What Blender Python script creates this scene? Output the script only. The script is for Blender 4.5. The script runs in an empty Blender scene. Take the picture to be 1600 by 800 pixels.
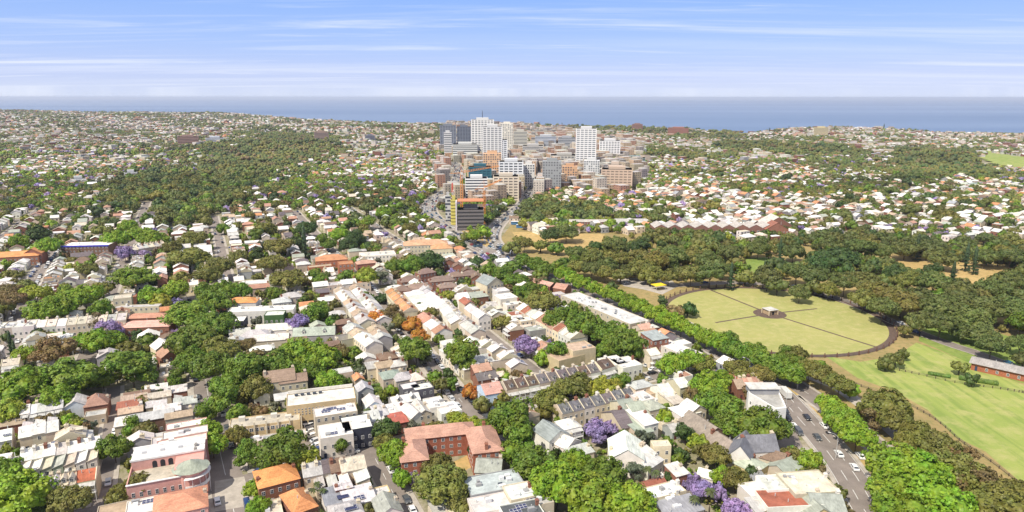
import bpy, math, random
import numpy as np
R = math.radians
rnd = random.Random(7)
nr = np.random.RandomState(11)
scene = bpy.context.scene
# ---------------------------------------------------------------- camera, sky, sun
CH = 120.0; FPX = 1062.0; PITCH = R(13.15)
cam_d = bpy.data.cameras.new('camera'); cam = bpy.data.objects.new('camera', cam_d)
scene.collection.objects.link(cam); scene.camera = cam
cam.location = (0, 0, CH); cam.rotation_euler = (R(90) - PITCH, R(-0.04), 0)
cam_d.sensor_width = 36.0; cam_d.lens = 36.0 * FPX / 1600.0
cam_d.clip_start = 1.0; cam_d.clip_end = 200000.0
SUN_EL = R(52); SUN_AZ = R(136)          # azimuth counted to the left of the view direction (+Y)
sdir = (-math.sin(SUN_AZ) * math.cos(SUN_EL), math.cos(SUN_AZ) * math.cos(SUN_EL), math.sin(SUN_EL))
sl = bpy.data.lights.new('sun', 'SUN'); sl.energy = 3.9; sl.angle = R(0.6); sl.color = (1.0, 0.925, 0.79)
so = bpy.data.objects.new('sun', sl); scene.collection.objects.link(so)
from mathutils import Vector
so.rotation_euler = Vector(sdir).to_track_quat('Z', 'Y').to_euler()
so.location = (0, 0, 400)
scene.view_settings.view_transform = 'Standard'; scene.view_settings.look = 'None'
scene.view_settings.exposure = 0.63; scene.view_settings.gamma = 1.0; scene.view_settings.use_curve_mapping = False
world = bpy.data.worlds.new("World"); scene.world = world; world.use_nodes = True
def build_world():
    nt = world.node_tree; N = nt.nodes; L = nt.links; N.clear()
    out = N.new('ShaderNodeOutputWorld'); bg = N.new('ShaderNodeBackground'); bg.inputs[1].default_value = 0.14
    sky = N.new('ShaderNodeTexSky'); sky.sky_type = 'NISHITA'; sky.sun_disc = False
    sky.sun_elevation = SUN_EL; sky.sun_rotation = -SUN_AZ; sky.air_density = 1.0; sky.dust_density = 0.6; sky.ozone_density = 3.0; sky.altitude = 100
    tc = N.new('ShaderNodeTexCoord'); sp = N.new('ShaderNodeSeparateXYZ'); L.new(tc.outputs['Generated'], sp.inputs[0])
    vmx = N.new('ShaderNodeVectorMath'); vmx.operation = 'MAXIMUM'; vmx.inputs[1].default_value = (-2, -2, 0.008); L.new(tc.outputs['Generated'], vmx.inputs[0]); L.new(vmx.outputs[0], sky.inputs['Vector'])
    def mth(op, a, b=None, clamp=False):
        m = N.new('ShaderNodeMath'); m.operation = op; m.use_clamp = clamp
        for i, x in enumerate((a, b)):
            if x is None: continue
            if isinstance(x, (int, float)): m.inputs[i].default_value = x
            else: L.new(x, m.inputs[i])
        return m.outputs[0]
    def mix(f, a, b, mode='MIX'):
        m = N.new('ShaderNodeMix'); m.data_type = 'RGBA'; m.blend_type = mode
        for s, x in ((m.inputs[0], f), (m.inputs[6], a), (m.inputs[7], b)):
            if isinstance(x, (int, float, tuple)): s.default_value = x
            else: L.new(x, s)
        return m.outputs[2]
    tint = mix(1.0, sky.outputs[0], (1.0, 0.93, 1.22, 1), 'MULTIPLY')
    up = mth('MAXIMUM', sp.outputs[2], 0.012)
    # blue air colour of the day low down, over the physical sky
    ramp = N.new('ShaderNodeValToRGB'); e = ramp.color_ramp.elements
    e[0].position = 0.0; e[0].color = (3.0, 3.45, 4.45, 1); e[1].position = 1.0; e[1].color = (3.0, 3.0, 3.3, 1)  # unseen upper sky whitened to make the ambient light less blue
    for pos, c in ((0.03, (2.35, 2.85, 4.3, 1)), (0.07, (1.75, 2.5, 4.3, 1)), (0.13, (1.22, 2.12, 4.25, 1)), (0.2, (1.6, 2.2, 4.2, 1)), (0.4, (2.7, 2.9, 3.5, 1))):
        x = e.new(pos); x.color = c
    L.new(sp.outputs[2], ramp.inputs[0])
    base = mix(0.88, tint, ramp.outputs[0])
    # cirrus: noise on a high flat layer (direction divided by its height)
    dx = mth('DIVIDE', sp.outputs[0], mth('ADD', up, 0.03)); dy = mth('DIVIDE', sp.outputs[1], mth('ADD', up, 0.03))
    def layer(sx, sy, sc, off, lo, hi, det=6, dist=0.6):
        cb = N.new('ShaderNodeCombineXYZ'); L.new(mth('MULTIPLY', dx, sx), cb.inputs[0]); L.new(mth('MULTIPLY', dy, sy), cb.inputs[1]); cb.inputs[2].default_value = off
        n = N.new('ShaderNodeTexNoise'); n.inputs['Scale'].default_value = sc; n.inputs['Detail'].default_value = det; n.inputs['Roughness'].default_value = 0.62; n.inputs['Distortion'].default_value = dist
        L.new(cb.outputs[0], n.inputs['Vector'])
        mr = N.new('ShaderNodeMapRange'); mr.interpolation_type = 'SMOOTHSTEP'; mr.inputs[1].default_value = lo; mr.inputs[2].default_value = hi
        L.new(n.outputs['Fac'], mr.inputs[0]); return mr.outputs[0]
    c1 = layer(0.16, 0.62, 1.0, 3.3, 0.50, 0.84)
    c2 = layer(0.30, 1.7, 1.2, 8.1, 0.50, 0.80, 8)
    c3 = layer(0.05, 0.30, 1.0, 5.0, 0.47, 0.75, 6, 0.3)
    cl = mth('MULTIPLY', mth('MAXIMUM', c1, mth('MULTIPLY', c2, 0.4)), 0.8)
    low = N.new('ShaderNodeMapRange'); low.inputs[1].default_value = 0.0; low.inputs[2].default_value = 0.10; low.inputs[3].default_value = 0.75; low.inputs[4].default_value = 0.0
    L.new(sp.outputs[2], low.inputs[0])
    cl = mth('MAXIMUM', cl, mth('MULTIPLY', c3, low.outputs[0]), True)
    col = mix(cl, base, (4.6, 4.75, 5.1, 1))
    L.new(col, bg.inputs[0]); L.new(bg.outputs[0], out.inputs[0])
build_world()
# ---------------------------------------------------------------- helpers
COL = scene.collection
GA = math.atan2(0.42, 0.907)                                      # the street grid's turn
GB = np.array([math.cos(GA), math.sin(GA)]); GT = np.array([-math.sin(GA), math.cos(GA)])
def st(s, t): return (s * GB[0] + t * GT[0], s * GB[1] + t * GT[1])
def to_st(x, y): return (x * GB[0] + y * GB[1], x * GT[0] + y * GT[1])
_U = np.array([-600, 0, 180, 350, 420, 500, 660, 860, 1000, 1100, 1165, 1230, 1300, 1400, 1470, 1560, 1700, 2200.])
_V = np.array([172, 173, 175, 177, 182, 188, 193, 195, 198, 205, 208, 201, 197, 200, 205, 208, 210, 210.])
_D = np.array([4600, 4600, 4500, 4300, 3900, 3500, 3200, 3000, 2900, 2800, 2700, 2900, 3100, 3000, 2900, 2800, 2800, 2800.])
def kdep(v):
    yv = (400.0 - v) / FPX
    return (math.sin(PITCH) - yv * math.cos(PITCH)) / (math.cos(PITCH) + yv * math.sin(PITCH))
def ucol(x, y):                                                   # map bearing -> column number of the survey table
    return 800 + FPX * np.asarray(x) / (np.maximum(np.asarray(y), 1) * (math.cos(PITCH)) + CH * math.sin(PITCH))
def coast(x, y): return np.interp(ucol(x, y), _U, _D)
def gz(x, y):
    x = np.asarray(x, dtype=float); y = np.asarray(y, dtype=float)
    u = ucol(x, y); dc = np.interp(u, _U, _D); vc = np.interp(u, _U, _V)
    yv = (400.0 - vc) / FPX
    k = (math.sin(PITCH) - yv * math.cos(PITCH)) / (math.cos(PITCH) + yv * math.sin(PITCH))
    zc = CH - dc * k - 6
    a = np.clip((y - 900) / (dc - 900), 0, 1); a = a * a * (3 - 2 * a)
    r = np.clip((y - 950) / 500, 0, 1) * np.clip((dc - y) / 250, 0, 1)
    b = 7 * np.sin(x / 210 + 1.3 * np.sin(y / 310)) * np.sin(y / 260 + 0.7) + 4 * np.sin(x / 97 + y / 133) + 3 * np.sin(y / 71 - x / 160)
    z = zc * a + b * r
    return np.where(y > dc, np.maximum(z - (y - dc) * 1.2, -64), z)
def gzf(x, y): return float(gz(x, y))
def P(u, v, z=None):
    """survey point: image column/row of the photograph -> place on the ground (or on the level z)"""
    x = (u - 800) / FPX; y = (400 - v) / FPX
    dy = math.cos(PITCH) + y * math.sin(PITCH); dz = -math.sin(PITCH) + y * math.cos(PITCH)
    zz = 0.0 if z is None else z
    for _ in range(1 if z is not None else 12):
        t = (zz - CH) / dz if dz < -1e-3 else 5000
        if z is None: zz = zz * 0.4 + 0.6 * gzf(x * t, dy * t)
    return (x * t, dy * t)
def proj(x, y, z):
    """place -> column,row (for looking up the land-use survey)"""
    d = z - CH; f = y * math.cos(PITCH) - d * math.sin(PITCH); w = y * math.sin(PITCH) + d * math.cos(PITCH)
    return 800 + FPX * x / f, 400 - FPX * w / f
def slant(x, y): return math.sqrt(x * x + y * y + CH * CH)
class MB:
    def __init__(s): s.v = []; s.f = []; s.m = []; s.c = []
    def add(s, vs, fs, m=0, c=None):
        n = len(s.v); s.v += [tuple(p) for p in vs]
        for f in fs: s.f.append([i + n for i in f]); s.m.append(m); s.c.append(c)
        return s
    def box(s, x0, x1, y0, y1, z0, z1, m=0, c=None, bottom=False):
        vs = [(x0,y0,z0),(x1,y0,z0),(x1,y1,z0),(x0,y1,z0),(x0,y0,z1),(x1,y0,z1),(x1,y1,z1),(x0,y1,z1)]
        fs = [(0,1,5,4),(1,2,6,5),(2,3,7,6),(3,0,4,7),(4,5,6,7)]
        if bottom: fs.append((3,2,1,0))
        return s.add(vs, fs, m, c)
    def prism(s, poly, z0, z1, m=0, mt=None, c=None):
        n = len(poly); a = sum(poly[i][0]*poly[(i+1)%n][1]-poly[(i+1)%n][0]*poly[i][1] for i in range(n))
        if a < 0: poly = poly[::-1]
        vs = [(p[0],p[1],z0) for p in poly] + [(p[0],p[1],z1) for p in poly]
        s.add(vs, [(i,(i+1)%n,(i+1)%n+n,i+n) for i in range(n)], m, c)
        s.add([(p[0],p[1],z1) for p in poly], [tuple(range(n))], m if mt is None else mt, c); return s
    def tube(s, p0, p1, r0, r1, n=8, m=0, cap=True):
        p0 = Vector(p0); p1 = Vector(p1); d = (p1-p0).normalized(); a = d.orthogonal().normalized(); b = d.cross(a)
        vs = []
        for p, r in ((p0,r0),(p1,r1)):
            for i in range(n):
                t = 2*math.pi*i/n; vs.append(p + a*(r*math.cos(t)) + b*(r*math.sin(t)))
        fs = [(i,(i+1)%n,(i+1)%n+n,i+n) for i in range(n)]
        if cap: fs += [tuple(range(n-1,-1,-1)), tuple(range(n,2*n))]
        return s.add(vs, fs, m)
    def mesh(s, name, mats):
        me = bpy.data.meshes.new(name); me.from_pydata(s.v, [], s.f)
        for x in (mats if isinstance(mats, (list, tuple)) else [mats]): me.materials.append(x)
        if any(s.m): me.polygons.foreach_set('material_index', s.m)
        if s.c and s.c[0] is not None:
            at = me.color_attributes.new('Col', 'FLOAT_COLOR', 'CORNER'); cs = []
            for f, c in zip(s.f, s.c): cs += list(c) * len(f) if len(c) == 4 else (list(c) + [1.0]) * len(f)
            at.data.foreach_set('color', cs)
        return me
    def build(s, name, mats, parent=None, loc=(0,0,0), rz=0, color=None):
        return link(name, s.mesh(name, mats), parent, loc, rz, color)
def link(name, data, parent=None, loc=(0,0,0), rz=0, color=None, scale=None):
    o = bpy.data.objects.new(name, data); COL.objects.link(o); o.location = loc
    if rz: o.rotation_euler = (0,0,rz)
    if parent is not None: o.parent = parent
    if color is not None: o.color = (color[0], color[1], color[2], 1)
    if scale is not None: o.scale = scale
    return o
def empty(name, loc, rz=0):
    o = bpy.data.objects.new(name, None); COL.objects.link(o); o.location = loc; o.rotation_euler = (0,0,rz); o.empty_display_size = 0.5; return o
def big_mesh(name, V, F, mat, cols=None, kind=None, nper=3):
    """many faces at once (numpy); cols is one colour per face"""
    me = bpy.data.meshes.new(name); V = np.asarray(V, dtype=np.float32); F = np.asarray(F, dtype=np.int32)
    me.vertices.add(len(V)); me.vertices.foreach_set('co', V.ravel())
    me.loops.add(F.size); me.loops.foreach_set('vertex_index', F.ravel())
    me.polygons.add(len(F)); me.polygons.foreach_set('loop_start', np.arange(0, F.size, F.shape[1], dtype=np.int32))
    try: me.polygons.foreach_set('loop_total', np.full(len(F), F.shape[1], dtype=np.int32))
    except Exception: pass
    me.update(calc_edges=True)
    for m in (mat if isinstance(mat, (list, tuple)) else [mat]): me.materials.append(m)
    if cols is not None:
        at = me.color_attributes.new('Col', 'FLOAT_COLOR', 'CORNER')
        c = np.ones((len(F), F.shape[1], 4), dtype=np.float32); c[:, :, :3] = np.asarray(cols)[:, None, :]
        at.data.foreach_set('color', c.ravel())
    o = bpy.data.objects.new(name, me); COL.objects.link(o)
    if kind: o['kind'] = kind
    return o
def struct(o): o['kind'] = 'structure'; return o
# ---------------------------------------------------------------- materials
def mat(name, source, rough=0.8, spec=0.3, metal=0.0, tex=None, bump=None):
    """source: colour tuple | 'object' (object colour) | 'attr' (face colour). tex = list of (scale, detail, lo, hi, sx, sy) noise multipliers"""
    m = bpy.data.materials.new(name); m.use_nodes = True; nt = m.node_tree; N = nt.nodes; L = nt.links
    b = N['Principled BSDF']; b.inputs['Roughness'].default_value = rough; b.inputs['Specular IOR Level'].default_value = spec; b.inputs['Metallic'].default_value = metal
    if source == 'object': n = N.new('ShaderNodeObjectInfo'); src = n.outputs['Color']
    elif source == 'attr': n = N.new('ShaderNodeVertexColor'); n.layer_name = 'Col'; src = n.outputs['Color']
    else: n = N.new('ShaderNodeRGB'); n.outputs[0].default_value = (*source, 1); src = n.outputs[0]
    if tex:
        tc = N.new('ShaderNodeTexCoord'); co = tc.outputs['Object']
        for (sc, det, lo, hi, sx, sy) in tex:
            mp = N.new('ShaderNodeMapping'); mp.inputs['Scale'].default_value = (sx, sy, 1); L.new(co, mp.inputs[0])
            if source == 'object':
                oi = N.new('ShaderNodeObjectInfo'); vm = N.new('ShaderNodeVectorMath'); vm.operation = 'MULTIPLY_ADD'
                cb = N.new('ShaderNodeCombineXYZ'); L.new(oi.outputs['Random'], cb.inputs[0]); L.new(oi.outputs['Random'], cb.inputs[1])
                vm.inputs[1].default_value = (97, 53, 0); L.new(cb.outputs[0], vm.inputs[0]); L.new(co, vm.inputs[2]); L.new(vm.outputs[0], mp.inputs[0])
            no = N.new('ShaderNodeTexNoise'); no.inputs['Scale'].default_value = sc; no.inputs['Detail'].default_value = det; no.inputs['Roughness'].default_value = 0.65
            L.new(mp.outputs[0], no.inputs['Vector'])
            mr = N.new('ShaderNodeMapRange'); mr.inputs[1].default_value = 0.3; mr.inputs[2].default_value = 0.7; mr.inputs[3].default_value = lo; mr.inputs[4].default_value = hi
            L.new(no.outputs['Fac'], mr.inputs[0])
            mx = N.new('ShaderNodeMix'); mx.data_type = 'RGBA'; mx.blend_type = 'MULTIPLY'; mx.inputs[0].default_value = 1.0
            L.new(src, mx.inputs[6]); L.new(mr.outputs[0], mx.inputs[7]); src = mx.outputs[2]
    L.new(src, b.inputs['Base Color'])
    if bump:
        no = N.new('ShaderNodeTexNoise'); no.inputs['Scale'].default_value = bump[0]; no.inputs['Detail'].default_value = 4
        tc = N.new('ShaderNodeTexCoord'); L.new(tc.outputs['Object'], no.inputs['Vector'])
        bp = N.new('ShaderNodeBump'); bp.inputs['Strength'].default_value = bump[1]; bp.inputs['Distance'].default_value = bump[2]
        L.new(no.outputs['Fac'], bp.inputs['Height']); L.new(bp.outputs[0], b.inputs['Normal'])
    return m
def leafmat(name, source):
    m = bpy.data.materials.new(name); m.use_nodes = True; nt = m.node_tree; N = nt.nodes; L = nt.links
    b = N['Principled BSDF']; b.inputs['Roughness'].default_value = 0.55; b.inputs['Specular IOR Level'].default_value = 0.35
    if source == 'attr': n = N.new('ShaderNodeVertexColor'); n.layer_name = 'Col'; src = n.outputs['Color']
    else: n = N.new('ShaderNodeObjectInfo'); src = n.outputs['Color']
    geo = N.new('ShaderNodeNewGeometry')
    no = N.new('ShaderNodeTexNoise'); no.inputs['Scale'].default_value = 0.28; no.inputs['Detail'].default_value = 5; L.new(geo.outputs['Position'], no.inputs['Vector'])
    n2 = N.new('ShaderNodeTexWhiteNoise'); n2.noise_dimensions = '3D'
    sn = N.new('ShaderNodeVectorMath'); sn.operation = 'SNAP'; sn.inputs[1].default_value = (0.8,0.8,0.8); L.new(geo.outputs['Position'], sn.inputs[0]); L.new(sn.outputs[0], n2.inputs['Vector'])
    hs = N.new('ShaderNodeHueSaturation'); L.new(src, hs.inputs['Color'])
    mr = N.new('ShaderNodeMapRange'); mr.inputs[1].default_value = 0.3; mr.inputs[2].default_value = 0.7; mr.inputs[3].default_value = 0.47; mr.inputs[4].default_value = 0.525
    L.new(no.outputs['Fac'], mr.inputs[0]); L.new(mr.outputs[0], hs.inputs['Hue'])
    m2 = N.new('ShaderNodeMapRange'); m2.inputs[3].default_value = 0.72; m2.inputs[4].default_value = 1.35; L.new(n2.outputs['Value'], m2.inputs[0]); L.new(m2.outputs[0], hs.inputs['Value'])
    L.new(hs.outputs[0], b.inputs['Base Color'])
    tr = N.new('ShaderNodeBsdfTranslucent'); 
    br = N.new('ShaderNodeMix'); br.data_type = 'RGBA'; br.blend_type = 'MULTIPLY'; br.inputs[0].default_value = 1; br.inputs[7].default_value = (1.5, 1.6, 0.9, 1); L.new(hs.outputs[0], br.inputs[6]); L.new(br.outputs[2], tr.inputs[0])
    ms = N.new('ShaderNodeMixShader'); ms.inputs[0].default_value = 0.2
    L.new(b.outputs[0], ms.inputs[1]); L.new(tr.outputs[0], ms.inputs[2]); L.new(ms.outputs[0], N['Material Output'].inputs[0])
    return m
M_WALL = mat('render_wall', 'object', 0.9, 0.2, tex=[(0.5, 5, 0.82, 1.08, 1, 1)])
M_BRICK = mat('brick_wall', 'object', 0.9, 0.2, tex=[(3.0, 4, 0.7, 1.2, 1, 1), (0.3, 3, 0.85, 1.1, 1, 1)])
M_METAL = mat('metal_roof', 'object', 0.55, 0.4, tex=[(1.9, 3, 0.72, 1.12, 1.0, 0.1), (0.35, 5, 0.68, 1.1, 1, 1)])
M_TILE = mat('tile_roof', 'object', 0.85, 0.25, tex=[(2.4, 4, 0.72, 1.2, 1, 1), (0.25, 4, 0.74, 1.15, 1, 1), (2.4, 1, 0.85, 1.1, 0.06, 1)])
M_FLAT = mat('membrane_roof', 'object', 0.8, 0.25, tex=[(0.28, 6, 0.62, 1.12, 1, 1), (1.3, 3, 0.86, 1.06, 1, 1)])
M_TRIM = mat('painted_trim', 'object', 0.6, 0.3)
M_WHITE = mat('white_paint', (0.78, 0.77, 0.74), 0.6, 0.3)
M_GLASS = mat('window_glass', (0.035, 0.045, 0.06), 0.12, 0.6)
M_DARK = mat('dark_opening', (0.03, 0.03, 0.035), 0.6, 0.2)
M_IRON = mat('dark_iron', (0.05, 0.05, 0.055), 0.5, 0.4)
M_SOLAR = mat('solar_glass', (0.03, 0.035, 0.09), 0.2, 0.6)
M_BARK = mat('bark', (0.12, 0.09, 0.065), 0.9, 0.1, tex=[(4, 4, 0.6, 1.3, 1, 1)])
M_CAR = mat('car_paint', 'object', 0.25, 0.6)
M_TYRE = mat('tyre_rubber', (0.02, 0.02, 0.02), 0.8, 0.2)
M_LAMP = mat('lamp_lens', (0.8, 0.8, 0.75), 0.2, 0.6)
M_LEAF = leafmat('leaves', 'object'); M_LEAFA = leafmat('leaves_mixed', 'attr')
M_HOUSEA = mat('distant_masonry', 'attr', 0.8, 0.2, tex=[(0.5, 3, 0.72, 1.1, 1, 1)])
M_ROADL = mat('worn_concrete_road', (0.27, 0.245, 0.215), 0.9, 0.2, tex=[(0.1, 5, 0.8, 1.15, 1, 1)])
M_ASPH = mat('asphalt', (0.215, 0.185, 0.165), 0.9, 0.2, tex=[(0.15, 5, 0.8, 1.2, 1, 1), (2.5, 4, 0.9, 1.1, 1, 1)])
M_PATH = mat('footpath_concrete', (0.40, 0.36, 0.31), 0.9, 0.2, tex=[(0.4, 5, 0.75, 1.15, 1, 1)])
M_MARK = mat('road_paint', (0.75, 0.75, 0.72), 0.7, 0.2, tex=[(0.8, 4, 0.7, 1.05, 1, 1)])
M_KERB = mat('kerb_stone', (0.5, 0.48, 0.44), 0.9, 0.2)
GA0 = math.atan2(0.42, 0.907)
def grassmat(name, a, b, c, scales=(0.02, 0.25), stripe=None):
    m = bpy.data.materials.new(name); m.use_nodes = True; nt = m.node_tree; N = nt.nodes; L = nt.links
    bs = N['Principled BSDF']; bs.inputs['Roughness'].default_value = 0.95; bs.inputs['Specular IOR Level'].default_value = 0.1
    geo = N.new('ShaderNodeNewGeometry')
    n1 = N.new('ShaderNodeTexNoise'); n1.inputs['Scale'].default_value = scales[0]; n1.inputs['Detail'].default_value = 6; n1.inputs['Roughness'].default_value = 0.6
    n2 = N.new('ShaderNodeTexNoise'); n2.inputs['Scale'].default_value = scales[1]; n2.inputs['Detail'].default_value = 6; n2.inputs['Roughness'].default_value = 0.7
    for n in (n1, n2): L.new(geo.outputs['Position'], n.inputs['Vector'])
    def mr(src, lo, hi):
        x = N.new('ShaderNodeMapRange'); x.inputs[1].default_value = lo; x.inputs[2].default_value = hi; L.new(src, x.inputs[0]); return x.outputs[0]
    def mx(f, x, y):
        k = N.new('ShaderNodeMix'); k.data_type = 'RGBA'; L.new(f, k.inputs[0])
        for s, q in ((k.inputs[6], x), (k.inputs[7], y)):
            if isinstance(q, tuple): s.default_value = (*q, 1)
            else: L.new(q, s)
        return k.outputs[2]
    c1 = mx(mr(n1.outputs['Fac'], 0.38, 0.62), a, b)
    if stripe:
        mp = N.new('ShaderNodeMapping'); mp.inputs['Rotation'].default_value = (0, 0, stripe[0]); mp.inputs['Scale'].default_value = (stripe[1], stripe[1] * 0.045, 1); L.new(geo.outputs['Position'], mp.inputs[0])
        n3 = N.new('ShaderNodeTexNoise'); n3.inputs['Scale'].default_value = 1.0; n3.inputs['Detail'].default_value = 3; L.new(mp.outputs[0], n3.inputs['Vector'])
        c1 = mx(mr(n3.outputs['Fac'], 0.46, 0.60), c1, stripe[2])
    c2 = mx(mr(n2.outputs['Fac'], 0.46, 0.72), c1, c)
    L.new(c2, bs.inputs['Base Color']); return m
M_GROUND = grassmat('suburb_ground', (0.28, 0.24, 0.18), (0.15, 0.16, 0.06), (0.38, 0.33, 0.26), (0.07, 0.35))
M_DRY = grassmat('dry_grass', (0.42, 0.29, 0.12), (0.48, 0.34, 0.15), (0.26, 0.21, 0.08), (0.03, 0.3))
M_LAWN = grassmat('mown_meadow', (0.28, 0.32, 0.085), (0.21, 0.275, 0.065), (0.37, 0.35, 0.14), (0.012, 0.12), (-GA0, 0.36, (0.19, 0.25, 0.06)))
M_OVAL = grassmat('reservoir_lawn', (0.34, 0.325, 0.115), (0.28, 0.29, 0.095), (0.41, 0.36, 0.16), (0.02, 0.2))
M_PARKG = grassmat('park_floor', (0.26, 0.20, 0.09), (0.34, 0.25, 0.11), (0.17, 0.17, 0.06), (0.03, 0.3))
M_GREEN = grassmat('green_lawn', (0.16, 0.24, 0.05), (0.22, 0.27, 0.07), (0.12, 0.18, 0.04), (0.03, 0.3))
# ---------------------------------------------------------------- land use survey (columns/rows of the photograph used as a map)
def inpoly(u, v, poly):
    u = np.asarray(u, float); v = np.asarray(v, float); r = np.zeros(u.shape, bool); n = len(poly); j = n - 1
    for i in range(n):
        xi, yi = poly[i]; xj, yj = poly[j]
        if yi != yj:
            c = ((yi > v) != (yj > v)) & (u < (xj - xi) * (v - yi) / (yj - yi) + xi); r ^= c
        j = i
    return r
PARK = [(880,450),(800,405),(780,372),(795,345),(870,362),(1010,368),(1230,372),(1420,372),(1700,372),(1700,900),(1360,900),(1330,760),(1250,610),(1120,553),(1060,522)]
WOOD = [(940,395),(1010,372),(1230,378),(1440,372),(1700,378),(1700,520),(1600,530),(1440,510),(1300,440),(1160,432),(1060,440),(985,432),(900,410)]
CLEAR = [[(800,362),(945,366),(935,388),(860,396),(815,385)], [(1130,405),(1195,402),(1250,412),(1235,424),(1180,428),(1140,428)],
         [(1270,398),(1345,402),(1345,412),(1290,410)], [(1375,396),(1480,404),(1600,420),(1600,462),(1540,456),(1470,446),(1395,430)], [(1190,385),(1260,392),(1250,402),(1215,400)]]
VALLEY = [(200,290),(255,268),(300,274),(335,246),(410,216),(450,208),(505,225),(505,242),(455,262),(420,300),(375,325),(345,330),(300,352),(240,350),(180,335),(190,310),(150,300)]
FARWOOD = [[(1385,245),(1440,228),(1510,236),(1560,268),(1540,290),(1500,285),(1440,290),(1400,275)], [(1120,222),(1240,228),(1340,235),(1340,250),(1240,246),(1120,240)],
           [(800,193),(900,193),(1030,202),(1165,212),(1140,222),(1000,210),(860,203)], [(1005,244),(1150,243),(1150,252),(1005,252)],
           [(720,345),(762,345),(765,376),(735,378)], [(815,322),(900,320),(960,335),(900,345),(820,345)]]
MIXED = [[(165,300),(245,250),(300,245),(330,225),(410,200),(540,215),(540,250),(470,285),(420,330),(340,355),(200,362),(140,330)], [(815,322),(1110,318),(1140,345),(990,350),(820,345)], [(1200,340),(1400,352),(1600,362),(1600,380),(1200,372)],
            [(520,322),(640,318),(700,330),(640,372),(500,378),(440,352)], [(0,352),(190,345),(250,372),(180,392),(0,385)], [(1000,265),(1200,262),(1240,280),(1100,290)], [(1240,240),(1400,235),(1420,300),(1300,290)], [(1280,318),(1600,322),(1600,340),(1300,336)],[(1240,300),(1500,305),(1500,315),(1240,312)]]
FIELDS = [[(1534,236),(1560,238),(1640,252),(1700,262),(1700,278),(1600,271),(1565,262),(1530,248)]]
CITY = [(684,262),(700,190),(830,195),(1000,225),(1000,300),(850,305),(780,320),(700,322)]
def leafy(x, y):
    """slow-changing tree cover of the streets, stretched across the view like the planted streets of the place"""
    a = x/260.0; b = y/70.0
    return 0.5 + 0.28*np.sin(b+1.4*np.sin(a*1.3+0.6))*np.cos(a*0.9-b*0.23) + 0.16*np.sin(a*3.1+b*0.7+1) + 0.12*np.sin(b*2.3-a*1.7)
# ---------------------------------------------------------------- ground and sea
def build_ground():
    nc, nrw = 560, 460
    c = np.linspace(-1, 1, nc); r = np.linspace(0, 1, nrw)
    yy = np.concatenate([[-200, -50], 60 * (4660 / 60.0) ** r, [4760, 4860]])
    X = c[None, :] * (0.95 * np.maximum(yy, 0)[:, None] + 420); Y = np.repeat(yy[:, None], nc, 1)
    Z = gz(X, Y); V = np.stack([X, Y, Z], -1).reshape(-1, 3)
    i = np.arange(len(yy) - 1)[:, None] * nc + np.arange(nc - 1)[None, :]
    F = np.stack([i, i + 1, i + 1 + nc, i + nc], -1).reshape(-1, 4)
    big_mesh('ground', V, F, M_GROUND, kind='structure')
    m = bpy.data.materials.new('sea_water'); m.use_nodes = True; nt = m.node_tree; N = nt.nodes; L = nt.links; b = N['Principled BSDF']
    b.inputs['Roughness'].default_value = 0.45; b.inputs['Specular IOR Level'].default_value = 0.25
    geo = N.new('ShaderNodeNewGeometry'); mp = N.new('ShaderNodeMapping'); mp.inputs['Scale'].default_value = (0.00005, 0.00045, 1); L.new(geo.outputs['Position'], mp.inputs[0])
    n = N.new('ShaderNodeTexNoise'); n.inputs['Scale'].default_value = 1; n.inputs['Detail'].default_value = 8; n.inputs['Roughness'].default_value = 0.6; L.new(mp.outputs[0], n.inputs['Vector'])
    rp = N.new('ShaderNodeValToRGB'); e = rp.color_ramp.elements; e[0].position = 0.35; e[0].color = (0.065, 0.125, 0.235, 1); e[1].position = 0.65; e[1].color = (0.16, 0.225, 0.345, 1)  # water colour bands, contrast raised to paint in varying glint
    L.new(n.outputs['Fac'], rp.inputs[0]); L.new(rp.outputs[0], b.inputs['Base Color'])
    s = MB(); ys = [2000, 3500, 6000, 12000, 22000, 40000, 60000]
    vs = []
    for y in ys: vs += [(-1.3 * y - 3000, y, -60), (1.3 * y + 3000, y, -60)]
    s.add(vs, [(2*k, 2*k+1, 2*k+3, 2*k+2) for k in range(len(ys) - 1)]); struct(s.build('sea', m))
build_ground()
# ---------------------------------------------------------------- occupancy map, 1 m cells
OX, OY, OW, OH = -700, 90, 1500, 1150
OCC = np.zeros((OH, OW), np.uint8)
def rect_pts(x, y, w, d, rz, step=1.0, grow=0.0):
    nx = max(2, int((w + 2*grow) / step) + 1); ny = max(2, int((d + 2*grow) / step) + 1)
    a, b = np.meshgrid(np.linspace(-w/2-grow, w/2+grow, nx), np.linspace(-d/2-grow, d/2+grow, ny))
    return (x + a*math.cos(rz) - b*math.sin(rz)).ravel(), (y + a*math.sin(rz) + b*math.cos(rz)).ravel()
def mark(px, py, val=1):
    i = (np.asarray(py) - OY).astype(int); j = (np.asarray(px) - OX).astype(int)
    ok = (i >= 0) & (i < OH) & (j >= 0) & (j < OW); OCC[i[ok], j[ok]] = val
def busy(px, py, vals=None):
    i = (np.asarray(py) - OY).astype(int); j = (np.asarray(px) - OX).astype(int)
    ok = (i >= 0) & (i < OH) & (j >= 0) & (j < OW); q = OCC[i[ok], j[ok]]
    return (q > 0).mean() if q.size else 0.0
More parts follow.
